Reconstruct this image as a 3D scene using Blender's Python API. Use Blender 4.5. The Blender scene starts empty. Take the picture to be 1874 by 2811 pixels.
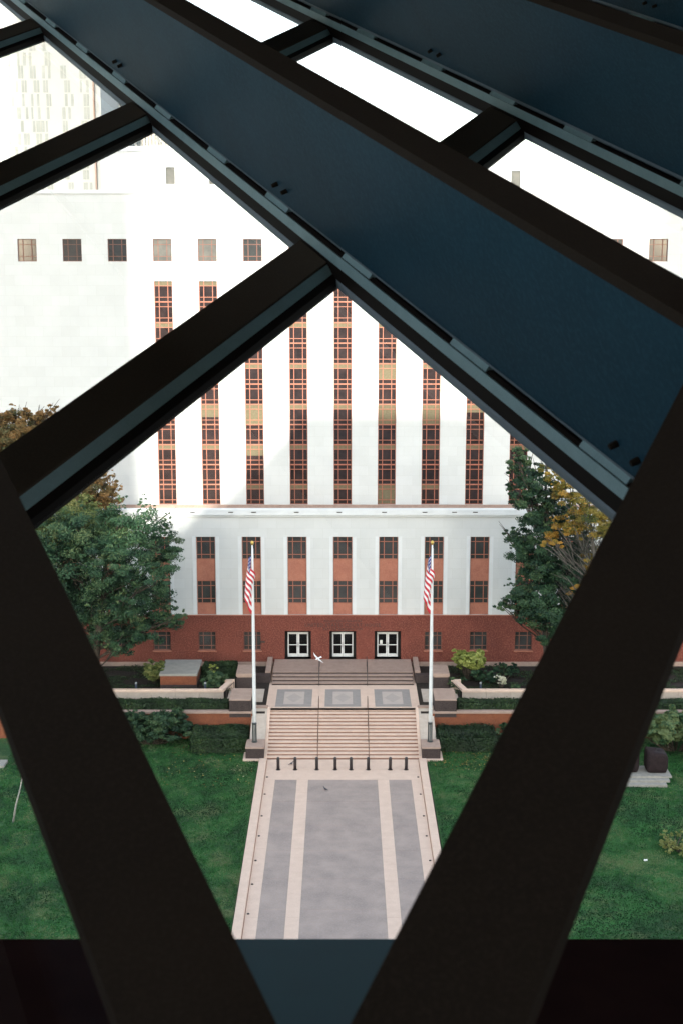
import bpy, math, random
import numpy as np
from mathutils import Vector, Matrix
random.seed(7); rng = np.random.default_rng(7)
S = bpy.context.scene
COL = S.collection
R = math.radians

# ------------------------------------------------------------------ camera, sky, sun, exposure
HC = 41.0                                     # camera height above the front walk (m)
FPX, CX, CY, HY = 3904.0, 937.0, 1405.5, 665.0   # focal length, centre and horizon in photograph pixels
TH = math.atan((CY - HY) / FPX)
cam = bpy.data.cameras.new('camera'); camo = bpy.data.objects.new('camera', cam); COL.objects.link(camo)
camo.location = (0, 0, HC); camo.rotation_euler = (math.pi / 2 - TH, 0, 0)
cam.sensor_fit = 'HORIZONTAL'; cam.sensor_width = 24.0; cam.lens = 24.0 * FPX / 1874.0
cam.clip_start = 0.05; cam.clip_end = 6000
cam.dof.use_dof = True; cam.dof.focus_distance = 118.0; cam.dof.aperture_fstop = 10.0
S.camera = camo

SUN_EL, SUN_AZ = R(18.0), R(0.0)              # sun low behind the camera
w = bpy.data.worlds.new('World'); S.world = w; w.use_nodes = True
nt = w.node_tree; nt.nodes.clear()
sky = nt.nodes.new('ShaderNodeTexSky'); sky.sky_type = 'NISHITA'; sky.sun_disc = False
sky.sun_elevation = SUN_EL; sky.sun_rotation = R(180.0)
sky.air_density = 1.0; sky.dust_density = 2.0; sky.ozone_density = 0.5; sky.altitude = 50
bg = nt.nodes.new('ShaderNodeBackground'); bg.inputs[1].default_value = 0.15
wo = nt.nodes.new('ShaderNodeOutputWorld')
hs = nt.nodes.new('ShaderNodeHueSaturation'); hs.inputs['Saturation'].default_value = .6      # hazy, whitish air
nt.links.new(sky.outputs[0], hs.inputs['Color']); nt.links.new(hs.outputs[0], bg.inputs[0]); nt.links.new(bg.outputs[0], wo.inputs[0])
sl = bpy.data.lights.new('sun', 'SUN'); sl.energy = 2.0; sl.angle = R(0.6); sl.color = (1.0, 0.93, 0.82)
so = bpy.data.objects.new('sun', sl); COL.objects.link(so)
so.rotation_euler = (R(90) - SUN_EL, 0, 0)    # light travels towards +y and down
so.location = (0, -60, 120)
S.view_settings.view_transform = 'Standard'; S.view_settings.look = 'None'
S.view_settings.exposure = 2.2; S.view_settings.gamma = 1.0

# ------------------------------------------------------------------ pixel helpers (photograph pixels -> directions)
_s, _c = math.sin(TH), math.cos(TH)
def ray(x, y):
    X = (x - CX) / FPX; U = -(y - CY) / FPX
    return Vector((X, _c + U * _s, -_s + U * _c))
CAM = Vector((0, 0, HC))
def aty(x, y, Y):
    r = ray(x, y); return CAM + r * (Y / r.y)
def atz(x, y, z):
    r = ray(x, y); return CAM + r * ((z - HC) / r.z)

# ------------------------------------------------------------------ materials
MATS = {}
def mat(name, col, rough=.8, col2=None, scale=3.0, detail=6.0, metal=0.0, spec=.4, bump=0.0, bscale=None,
        lo=.35, hi=.65, speck=None, sscale=60.0, samt=.35):
    m = bpy.data.materials.new(name); m.use_nodes = True; MATS[name] = m
    t = m.node_tree; b = t.nodes['Principled BSDF']
    b.inputs['Roughness'].default_value = rough; b.inputs['Metallic'].default_value = metal
    b.inputs['Specular IOR Level'].default_value = spec
    b.inputs['Base Color'].default_value = (*col, 1)
    geo = t.nodes.new('ShaderNodeNewGeometry')
    last = None
    if col2 is not None:
        n = t.nodes.new('ShaderNodeTexNoise'); n.inputs['Scale'].default_value = scale; n.inputs['Detail'].default_value = detail
        n.inputs['Roughness'].default_value = .62
        t.links.new(geo.outputs['Position'], n.inputs['Vector'])
        r = t.nodes.new('ShaderNodeValToRGB'); r.color_ramp.elements[0].position = lo; r.color_ramp.elements[1].position = hi
        r.color_ramp.elements[0].color = (*col, 1); r.color_ramp.elements[1].color = (*col2, 1)
        t.links.new(n.outputs['Fac'], r.inputs['Fac']); last = r.outputs['Color']
    if speck is not None:
        n = t.nodes.new('ShaderNodeTexNoise'); n.inputs['Scale'].default_value = sscale; n.inputs['Detail'].default_value = 2
        t.links.new(geo.outputs['Position'], n.inputs['Vector'])
        r = t.nodes.new('ShaderNodeValToRGB'); r.color_ramp.elements[0].position = .45; r.color_ramp.elements[1].position = .7
        r.color_ramp.elements[0].color = (0, 0, 0, 1); r.color_ramp.elements[1].color = (samt, samt, samt, 1)
        t.links.new(n.outputs['Fac'], r.inputs['Fac'])
        mx = t.nodes.new('ShaderNodeMixRGB'); t.links.new(r.outputs['Color'], mx.inputs['Fac'])
        if last is not None: t.links.new(last, mx.inputs['Color1'])
        else: mx.inputs['Color1'].default_value = (*col, 1)
        mx.inputs['Color2'].default_value = (*speck, 1); last = mx.outputs['Color']
    if last is not None: t.links.new(last, b.inputs['Base Color'])
    if bump:
        n = t.nodes.new('ShaderNodeTexNoise'); n.inputs['Scale'].default_value = bscale or scale * 4; n.inputs['Detail'].default_value = 5
        t.links.new(geo.outputs['Position'], n.inputs['Vector'])
        bp = t.nodes.new('ShaderNodeBump'); bp.inputs['Strength'].default_value = bump; bp.inputs['Distance'].default_value = .05
        t.links.new(n.outputs['Fac'], bp.inputs['Height']); t.links.new(bp.outputs['Normal'], b.inputs['Normal'])
    return m

def stone_wall(name, a, b_, bw, bh, joint):
    """pale ashlar: block tone varies a little and the joints are faint"""
    m = mat(name, a, .85, b_, .35, 8, lo=.3, hi=.75, bump=.15, bscale=6)
    t = m.node_tree; b = t.nodes['Principled BSDF']
    src = b.inputs['Base Color'].links[0].from_socket
    geo = t.nodes.new('ShaderNodeNewGeometry'); sx = t.nodes.new('ShaderNodeSeparateXYZ'); cb = t.nodes.new('ShaderNodeCombineXYZ')
    t.links.new(geo.outputs['Position'], sx.inputs[0]); t.links.new(sx.outputs['X'], cb.inputs['X']); t.links.new(sx.outputs['Z'], cb.inputs['Y'])
    br = t.nodes.new('ShaderNodeTexBrick'); br.inputs['Scale'].default_value = 1
    br.inputs['Brick Width'].default_value = bw; br.inputs['Row Height'].default_value = bh
    br.inputs['Mortar Size'].default_value = .012; br.inputs['Color1'].default_value = (1, 1, 1, 1)
    br.inputs['Color2'].default_value = (.955, .955, .95, 1); br.inputs['Mortar'].default_value = (joint, joint, joint * .98, 1)
    t.links.new(cb.outputs[0], br.inputs['Vector'])
    mx = t.nodes.new('ShaderNodeMixRGB'); mx.blend_type = 'MULTIPLY'; mx.inputs['Fac'].default_value = 1
    t.links.new(src, mx.inputs['Color1']); t.links.new(br.outputs['Color'], mx.inputs['Color2'])
    t.links.new(mx.outputs['Color'], b.inputs['Base Color'])
    return m

def foliage_mat(name, cols, trans=.3):
    m = bpy.data.materials.new(name); m.use_nodes = True; MATS[name] = m
    t = m.node_tree; b = t.nodes['Principled BSDF']; out = t.nodes['Material Output']
    at = t.nodes.new('ShaderNodeAttribute'); at.attribute_name = 'tone'
    r = t.nodes.new('ShaderNodeValToRGB'); e = r.color_ramp.elements
    e[0].position = 0; e[0].color = (*cols[0], 1); e[1].position = 1; e[1].color = (*cols[-1], 1)
    for i, cc in enumerate(cols[1:-1]):
        el = e.new((i + 1) / (len(cols) - 1)); el.color = (*cc, 1)
    t.links.new(at.outputs['Fac'], r.inputs['Fac']); t.links.new(r.outputs['Color'], b.inputs['Base Color'])
    b.inputs['Roughness'].default_value = .55; b.inputs['Specular IOR Level'].default_value = .35
    tr = t.nodes.new('ShaderNodeBsdfTranslucent'); t.links.new(r.outputs['Color'], tr.inputs['Color'])
    mx = t.nodes.new('ShaderNodeMixShader'); mx.inputs[0].default_value = trans
    t.links.new(b.outputs[0], mx.inputs[1]); t.links.new(tr.outputs[0], mx.inputs[2]); t.links.new(mx.outputs[0], out.inputs['Surface'])
    return m

def glass_mat(name, tint, refl=.06, diffuse=None):
    """thin architectural glass: see-through with a Fresnel-like reflection"""
    m = bpy.data.materials.new(name); m.use_nodes = True; MATS[name] = m
    t = m.node_tree; t.nodes.clear(); out = t.nodes.new('ShaderNodeOutputMaterial')
    tr = t.nodes.new('ShaderNodeBsdfTransparent'); tr.inputs[0].default_value = (*tint, 1)
    gl = t.nodes.new('ShaderNodeBsdfGlossy'); gl.inputs['Roughness'].default_value = .02; gl.inputs[0].default_value = (.9, .95, 1, 1)
    fr = t.nodes.new('ShaderNodeFresnel'); fr.inputs[0].default_value = 1.35
    mx = t.nodes.new('ShaderNodeMixShader')
    t.links.new(fr.outputs[0], mx.inputs[0]); t.links.new(tr.outputs[0], mx.inputs[1]); t.links.new(gl.outputs[0], mx.inputs[2])
    t.links.new(mx.outputs[0], out.inputs[0])
    return m

mat('concrete_dark_grey', (.2, .2, .21), .9, (.16, .16, .17), 1.2)
stone_wall('white_stone', (.595, .61, .61), (.54, .555, .555), 1.7, .95, .88)
mat('white_trim', (.65, .67, .68), .8, (.60, .62, .63), .8, bump=.1)
mat('red_granite', (.165, .045, .031), .8, (.115, .031, .022), .7, spec=.2, speck=(.3, .125, .095), sscale=9, samt=.55, lo=.3, hi=.7, bump=.2, bscale=10)
mat('terracotta', (.37, .145, .095), .75, (.30, .11, .072), 1.4, speck=(.45, .22, .155), sscale=8, samt=.3)
mat('copper_frame', (.36, .13, .08), .5, (.28, .1, .062), 2.0)
mat('frame_dim', (.2, .085, .06), .6, (.15, .062, .045), 2.0)
mat('dark_pane', (.022, .016, .016), .08, (.04, .027, .026), 1.3, spec=.6)
mat('grey_pane', (.035, .037, .037), .1, (.055, .056, .055), 1.0, spec=.6)
mat('pale_pane', (.09, .09, .085), .15, (.15, .145, .13), .8, spec=.5)
mat('beige_blind', (.15, .13, .078), .8, (.12, .10, .06), 5)
mat('door_white', (.72, .73, .72), .45, (.66, .67, .66), 3)
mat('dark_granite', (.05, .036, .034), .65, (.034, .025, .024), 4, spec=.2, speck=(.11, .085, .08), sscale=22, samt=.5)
mat('brown_granite', (.36, .255, .205), .75, (.29, .2, .16), 2.0, speck=(.44, .34, .29), sscale=18, samt=.4)
mat('brick', (.215, .068, .03), .85, (.155, .047, .023), 2.2, speck=(.29, .11, .055), sscale=12, samt=.5)
mat('pink_concrete', (.67, .50, .40), .85, (.59, .43, .34), 1.3, speck=(.51, .365, .285), sscale=10, samt=.35, lo=.3, hi=.7)
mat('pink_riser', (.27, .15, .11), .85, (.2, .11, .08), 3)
mat('grey_paving', (.36, .28, .24), .9, (.265, .21, .185), .55, 9, lo=.36, hi=.64, speck=(.38, .33, .32), sscale=9, samt=.4)
mat('tile_grey', (.30, .27, .25), .8, (.26, .235, .22), 3)
mat('tile_mid', (.40, .345, .31), .8, (.37, .32, .29), 2)
mat('tile_light', (.47, .395, .345), .8, (.43, .36, .32), 2)
mat('cream_wall', (.50, .42, .35), .85, (.43, .355, .295), 1.5, speck=(.35, .29, .24), sscale=9, samt=.3)
mat('slab_grey', (.30, .29, .26), .85, (.23, .225, .21), 1.2)
mat('soil', (.011, .007, .005), .95, (.022, .014, .009), 2.5, bump=.5, bscale=5)
mat('asphalt', (.05, .05, .052), .9, (.06, .06, .06), 2)
mat('pole_white', (.72, .73, .73), .35)
mat('gold', (.6, .42, .12), .3, metal=.9)
mat('bronze_dark', (.028, .024, .022), .5, (.045, .036, .032), 6)
mat('bollard_paint', (.022, .018, .021), .45, (.035, .028, .03), 5)
mat('rail_bronze', (.12, .06, .035), .45, (.09, .045, .028), 6, metal=.3)
mat('sleeve_metal', (.06, .07, .07), .4, (.09, .1, .1), 5, metal=.5)
mat('post_blue', (.06, .075, .115), .6)
mat('bark', (.05, .038, .028), .9, (.085, .066, .05), 5, bump=.6, bscale=14)
mat('bark_pale', (.34, .33, .29), .8, (.24, .23, .2), 5)
mat('bark_grey', (.13, .12, .105), .9, (.1, .09, .08), 6)
mat('hedge_core', (.012, .02, .01), .95, (.02, .03, .014), 6)
mat('sculpt_stone', (.016, .0105, .0115), .75, (.026, .017, .018), 3, spec=.15, bump=.4, bscale=6)
mat('plinth_stone', (.30, .285, .25), .85, (.23, .22, .2), 3)
mat('white_feather', (.8, .8, .8), .7); mat('grey_feather', (.06, .06, .07), .7)
mat('paper', (.75, .76, .72), .8)
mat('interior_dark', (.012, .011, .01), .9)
mat('tower_white', (.43, .45, .45), .8, (.40, .42, .42), .2)
mat('tower_pane', (.19, .215, .205), .3, (.28, .305, .295), .3, spec=.3)
mat('tower_glass', (.08, .11, .13), .05, (.15, .185, .205), .25, spec=.6)
mat('steel_grey', (.25, .27, .28), .5)
# the window lattice
mat('bronze_face', (.034, .022, .0145), .75, (.028, .0185, .0125), 3, spec=.08, speck=(.05, .035, .024), sscale=170, samt=.5)
mat('bar_face', (.105, .073, .05), .75, (.09, .062, .043), 3, spec=.1, speck=(.14, .10, .07), sscale=170, samt=.5)
mat('blue_web', (.014, .064, .098), .6, (.011, .052, .08), 3.2, spec=.2, speck=(.03, .095, .135), sscale=60, samt=.55, bump=.03, bscale=25)
mat('teal_strip', (.38, .53, .53), .55, (.32, .46, .46), 9, spec=.3, speck=(.48, .62, .62), sscale=230, samt=.5)
mat('black_channel', (.018, .011, .008), .7, spec=.15)
mat('ledge_blue', (.016, .075, .105), .7, (.013, .062, .09), 6, spec=.1)
mat('ledge_dark', (.036, .017, .016), .9, (.028, .013, .013), 5, spec=.0)
mat('seal_grey', (.3, .35, .38), .6)
mat('room_dark', (.62, .57, .5), .9, (.55, .5, .44), 2)
mat('library_skin', (.25, .26, .27), .5, (.3, .31, .32), .3)
glass_mat('pane_clear', (.955, .985, .97)); glass_mat('door_glass', (.35, .36, .36))

def emis(name, col, st):
    m = bpy.data.materials.new(name); m.use_nodes = True; MATS[name] = m
    b = m.node_tree.nodes['Principled BSDF']; b.inputs['Base Color'].default_value = (.8, .7, .4, 1)
    b.inputs['Emission Color'].default_value = (*col, 1); b.inputs['Emission Strength'].default_value = st
emis('lamp_warm', (1, .75, .25), 4.0)

def lawn_mat():
    m = mat('lawn', (.008, .058, .010), .9, (.022, .115, .02), .55, 8, lo=.34, hi=.66)
    t = m.node_tree; b = t.nodes['Principled BSDF']; src = b.inputs['Base Color'].links[0].from_socket
    geo = t.nodes.new('ShaderNodeNewGeometry')
    def nz(sc, lo, hi, c2, fac, det=5):
        nonlocal src
        n = t.nodes.new('ShaderNodeTexNoise'); n.inputs['Scale'].default_value = sc; n.inputs['Detail'].default_value = det
        n.inputs['Roughness'].default_value = .7; t.links.new(geo.outputs['Position'], n.inputs['Vector'])
        r = t.nodes.new('ShaderNodeValToRGB'); r.color_ramp.elements[0].position = lo; r.color_ramp.elements[1].position = hi
        r.color_ramp.elements[0].color = (0, 0, 0, 1); r.color_ramp.elements[1].color = (fac, fac, fac, 1)
        t.links.new(n.outputs['Fac'], r.inputs['Fac'])
        mx = t.nodes.new('ShaderNodeMixRGB'); t.links.new(r.outputs['Color'], mx.inputs['Fac']); t.links.new(src, mx.inputs['Color1'])
        mx.inputs['Color2'].default_value = (*c2, 1); src = mx.outputs['Color']
    nz(.16, .46, .6, (.006, .034, .008), .75)
    nz(.35, .51, .64, (.15, .16, .065), .5, 9)      # worn straw-coloured patches
    nz(1.6, .58, .75, (.15, .19, .10), .45, 9)
    nz(5.0, .5, .8, (.10, .16, .07), .5, 6)
    t.links.new(src, b.inputs['Base Color'])
lawn_mat()
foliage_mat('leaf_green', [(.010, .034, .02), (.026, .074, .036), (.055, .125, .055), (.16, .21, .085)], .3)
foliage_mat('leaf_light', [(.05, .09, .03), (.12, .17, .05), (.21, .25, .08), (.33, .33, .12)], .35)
foliage_mat('leaf_orange', [(.09, .10, .04), (.2, .13, .045), (.32, .17, .055), (.42, .28, .12)], .35)  # tones lightened to stand in for sun on the far left trees
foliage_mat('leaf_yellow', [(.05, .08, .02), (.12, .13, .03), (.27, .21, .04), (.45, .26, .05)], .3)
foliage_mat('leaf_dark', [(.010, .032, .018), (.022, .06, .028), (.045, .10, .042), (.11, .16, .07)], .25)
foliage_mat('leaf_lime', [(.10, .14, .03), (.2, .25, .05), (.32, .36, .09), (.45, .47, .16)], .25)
foliage_mat('leaf_hedge', [(.005, .014, .006), (.011, .03, .009), (.022, .055, .014), (.075, .11, .03)], .1)
foliage_mat('petal_white', [(.2, .3, .1), (.5, .5, .35), (.7, .68, .55), (.75, .73, .65)], .25)
foliage_mat('grass_blade', [(.004, .032, .006), (.012, .075, .013), (.028, .13, .026), (.13, .18, .075)], .2)
foliage_mat('litter', [(.2, .1, .03), (.35, .2, .05), (.4, .3, .08), (.5, .45, .3)], .1)

# ------------------------------------------------------------------ object helpers
def link(name, me, parent=None):
    o = bpy.data.objects.new(name, me); COL.objects.link(o)
    if parent is not None: o.parent = parent
    return o
def mesh(name, V, F, m, smooth=False):
    me = bpy.data.meshes.new(name); me.from_pydata([tuple(v) for v in V], [], F); me.update()
    if m: me.materials.append(MATS[m])
    if smooth: me.polygons.foreach_set('use_smooth', [True] * len(me.polygons))
    return me
class MB:
    """collects simple solids into one mesh"""
    def __init__(s): s.V = []; s.F = []
    def add(s, V, F):
        n = len(s.V); s.V += [tuple(v) for v in V]; s.F += [tuple(i + n for i in f) for f in F]; return s
    def box(s, x0, x1, y0, y1, z0, z1):
        return s.add([(x0, y0, z0), (x1, y0, z0), (x1, y1, z0), (x0, y1, z0), (x0, y0, z1), (x1, y0, z1), (x1, y1, z1), (x0, y1, z1)],
                     [(0, 3, 2, 1), (4, 5, 6, 7), (0, 1, 5, 4), (1, 2, 6, 5), (2, 3, 7, 6), (3, 0, 4, 7)])
    def cbox(s, x0, x1, y0, y1, z0, z1, b=.03):
        """box with its top edges chamfered"""
        V = [(x0, y0, z0), (x1, y0, z0), (x1, y1, z0), (x0, y1, z0), (x0, y0, z1 - b), (x1, y0, z1 - b), (x1, y1, z1 - b), (x0, y1, z1 - b),
             (x0 + b, y0 + b, z1), (x1 - b, y0 + b, z1), (x1 - b, y1 - b, z1), (x0 + b, y1 - b, z1)]
        F = [(0, 3, 2, 1), (8, 9, 10, 11)]
        for i in range(4):
            j = (i + 1) % 4; F += [(i, j, 4 + j, 4 + i), (4 + i, 4 + j, 8 + j, 8 + i)]
        return s.add(V, F)
    def quad(s, a, b, c, d): return s.add([a, b, c, d], [(0, 1, 2, 3)])
    def prism(s, P, d):
        """polygon P (list of Vectors) swept by vector d"""
        n = len(P); V = list(P) + [Vector(p) + Vector(d) for p in P]
        F = [tuple(range(n)), tuple(range(2 * n - 1, n - 1, -1))] + [(i, i + n, (i + 1) % n + n, (i + 1) % n) for i in range(n)]
        return s.add(V, F)
    def tube(s, pts, rad, seg=8, caps=True):
        pts = [Vector(p) for p in pts]; n = len(s.V); N = len(pts)
        for i, p in enumerate(pts):
            d = (pts[min(i + 1, N - 1)] - pts[max(i - 1, 0)]).normalized()
            a = d.orthogonal().normalized() if abs(d.z) > .9 else d.cross(Vector((0, 0, 1))).normalized()
            b = d.cross(a).normalized(); r = rad[i] if hasattr(rad, '__len__') else rad
            for k in range(seg):
                t = 2 * math.pi * k / seg; s.V.append(tuple(p + a * (r * math.cos(t)) + b * (r * math.sin(t))))
        for i in range(N - 1):
            for k in range(seg):
                k2 = (k + 1) % seg; s.F.append((n + i * seg + k, n + i * seg + k2, n + (i + 1) * seg + k2, n + (i + 1) * seg + k))
        if caps: s.F.append(tuple(n + k for k in range(seg - 1, -1, -1))); s.F.append(tuple(n + (N - 1) * seg + k for k in range(seg)))
        return s
    def lathe(s, c, prof, seg=12):
        return s.tube([(c[0], c[1], c[2] + z) for r, z in prof], [max(r, 1e-4) for r, z in prof], seg)
    def build(s, name, m, parent=None, smooth=False):
        return link(name, mesh(name, s.V, s.F, m, smooth), parent)
def tag(o, label, cat, group=None):
    o['label'] = label; o['category'] = cat
    if group: o['group'] = group
    return o
def thing(name, label, cat, loc=(0, 0, 0), group=None):
    o = bpy.data.objects.new(name, None); COL.objects.link(o); o.location = loc; o.empty_display_size = .2
    return tag(o, label, cat, group)
def struct(o): o['kind'] = 'structure'; return o
def stuff(o, label=None):
    o['kind'] = 'stuff'
    if label: o['label'] = label
    return o
def wall_mesh(mb, x0, x1, z0, z1, y, holes, depth):
    """front face at y with rectangular openings (xa, xb, za, zb) and reveals going back"""
    xs = sorted({x0, x1, *[v for h in holes for v in h[:2] if x0 < v < x1]}); zs = sorted({z0, z1, *[v for h in holes for v in h[2:] if z0 < v < z1]})
    for i in range(len(xs) - 1):
        for j in range(len(zs) - 1):
            cx, cz = (xs[i] + xs[i + 1]) / 2, (zs[j] + zs[j + 1]) / 2
            if any(h[0] < cx < h[1] and h[2] < cz < h[3] for h in holes): continue
            mb.quad((xs[i], y, zs[j]), (xs[i + 1], y, zs[j]), (xs[i + 1], y, zs[j + 1]), (xs[i], y, zs[j + 1]))
    for a, b, c, d in holes:
        yb = y + depth
        mb.quad((a, y, c), (a, y, d), (a, yb, d), (a, yb, c)); mb.quad((b, y, d), (b, y, c), (b, yb, c), (b, yb, d))
        mb.quad((a, y, d), (b, y, d), (b, yb, d), (a, yb, d)); mb.quad((b, y, c), (a, y, c), (a, yb, c), (b, yb, c))
    return mb

AX = 0.12                                     # the building's axis of symmetry
BAY = 4.2
YL, YU = 128.0, 134.75                        # front planes of the lower block and of the set-back upper block

# ------------------------------------------------------------------ ground
g = MB(); g.quad((-2500, -1500, -.35), (2500, -1500, -.35), (2500, 3500, -.35), (-2500, 3500, -.35)); struct(g.build('ground', 'asphalt'))
def lawn(x0, x1, y0, y1, name):
    nx, ny = int((x1 - x0) / .8), int((y1 - y0) / .8)
    V = []; F = []
    for j in range(ny + 1):
        for i in range(nx + 1):
            x = x0 + (x1 - x0) * i / nx; y = y0 + (y1 - y0) * j / ny
            e = min(1, min(abs(x - x0), abs(x - x1)) / 1.5)
            V.append((x, y, -.06 + e * (.05 * math.sin(x * .7 + 1.3 * math.sin(y * .4)) * math.cos(y * .5) + random.uniform(-.012, .012))))
    for j in range(ny):
        for i in range(nx):
            a = j * (nx + 1) + i; F.append((a, a + 1, a + nx + 2, a + nx + 1))
    return struct(link(name, mesh(name, V, F, 'lawn', True)))
lawn(-60, -6.66, 70, 114.2, 'lawn'); lawn(6.9, 60, 70, 114.2, 'lawn')
b = MB(); b.box(-60, -6.42, 114.45, 128.1, -.3, 2.1); struct(b.build('planting_bed', 'soil'))
b = MB(); b.box(6.66, 60, 114.45, 128.1, -.3, 2.1); struct(b.build('planting_bed', 'soil'))

# ------------------------------------------------------------------ front walk
wk = MB(); wk.box(-6.0 + .0, 6.22, 70, 109.0, -.3, -.012); walk = struct(wk.build('walkway', 'pink_concrete'))
for x0, x1 in ((-5.14, -3.45), (-2.57, 2.79), (3.67, 5.4)):
    n = 7; ys = [74 + (104.55 - 74) * k / n for k in range(n + 1)]
    for k in range(n):
        MB().box(x0, x1, ys[k] + .012, ys[k + 1] - .012, -.03, -.004).build('paving_panel', 'grey_paving', walk)
bands = [(-6.0, -5.14), (-3.45, -2.57), (2.79, 3.67), (5.4, 6.22)]
for x0, x1 in bands:
    ys = [74 + (104.55 - 74) * k / 12 for k in range(13)]
    for k in range(12):
        MB().box(x0 + .006, x1 - .006, ys[k] + .005, ys[k + 1] - .005, -.03, -.004 + .0015 * (k % 2)).build('paving_band', 'pink_concrete', walk)
for k in range(8):
    xa, xb = -6.0 + 12.22 * k / 8, -6.0 + 12.22 * (k + 1) / 8
    for ya, yb in ((104.562, 106.7), (106.712, 108.98)):
        MB().box(xa + .005, xb - .005, ya, yb, -.03, -.004).build('paving_slab', 'pink_concrete', walk)
for xa, xb in ((-6.6, -6.0), (6.22, 6.8)):
    kb = MB(); kb.cbox(xa, xb, 70, 108.85, -.3, .16, .02); ko = kb.build('kerb', 'pink_concrete', walk)
    gm = MB(); gx = -5.985 if xa < 0 else 6.165
    gm.box(gx, gx + .04, 72, 108.8, -.02, -.001); gm.build('drain_joint', 'pink_riser', ko)
    sx = -5.78 if xa < 0 else 5.96
    for y in (105.1, 101.6, 97.45, 93.9, 89.85, 86.25, 82.1, 78.4):
        st = MB(); st.lathe((sx, y, -.005), [(.085, 0), (.085, .03), (.06, .055), (.001, .06)], 10); st.build('stud', 'bronze_dark', ko, True)

# ------------------------------------------------------------------ stairs and terrace
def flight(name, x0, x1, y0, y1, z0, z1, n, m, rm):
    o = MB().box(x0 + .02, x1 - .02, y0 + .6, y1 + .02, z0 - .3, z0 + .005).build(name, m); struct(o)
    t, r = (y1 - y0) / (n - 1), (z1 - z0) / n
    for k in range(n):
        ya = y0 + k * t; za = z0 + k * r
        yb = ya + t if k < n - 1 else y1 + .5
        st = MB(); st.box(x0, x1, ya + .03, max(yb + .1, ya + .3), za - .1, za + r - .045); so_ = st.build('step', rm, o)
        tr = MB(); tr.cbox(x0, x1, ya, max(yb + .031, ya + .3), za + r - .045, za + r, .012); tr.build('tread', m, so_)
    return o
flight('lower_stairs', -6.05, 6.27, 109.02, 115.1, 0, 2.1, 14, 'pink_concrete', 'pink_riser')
t = MB(); t.box(-6.9, 7.14, 115.62, 128.2, -.3, 2.088); terrace = struct(t.build('terrace', 'pink_concrete'))
MB().box(-6.36, 6.6, 115.1, 115.62, 2.0, 2.1).build('nosing_stone', 'pink_concrete', terrace)
for xa, xb in ((-5.65, -2.55), (-1.43, 1.65), (2.87, 5.97)):
    ya, yb, wd = 116.0, 120.82, .68
    fr = MB(); fr.box(xa, xb, ya, ya + wd, 2.05, 2.094).box(xa, xb, yb - wd, yb, 2.05, 2.094).box(xa, xa + wd, ya + wd, yb - wd, 2.05, 2.094).box(xb - wd, xb, ya + wd, yb - wd, 2.05, 2.094)
    f = fr.build('tile_border', 'tile_grey', terrace)
    MB().box(xa + wd, xb - wd, ya + wd, yb - wd, 2.05, 2.092).build('tile_field', 'tile_light', f)
    cxm, cym = (xa + xb) / 2, (ya + yb) / 2
    ring = MB(); ring.add([(cxm - .72, cym, 2.096), (cxm, cym - 1.25, 2.096), (cxm + .72, cym, 2.096), (cxm, cym + 1.25, 2.096)], [(0, 1, 2, 3)])
    ring.build('tile_diamond', 'tile_mid', f)
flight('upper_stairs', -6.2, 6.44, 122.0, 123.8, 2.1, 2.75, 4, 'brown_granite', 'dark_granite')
MB().box(-6.2, 6.44, 124.3, 128.9, 2.1, 2.75).build('landing', 'brown_granite', terrace)
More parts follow.
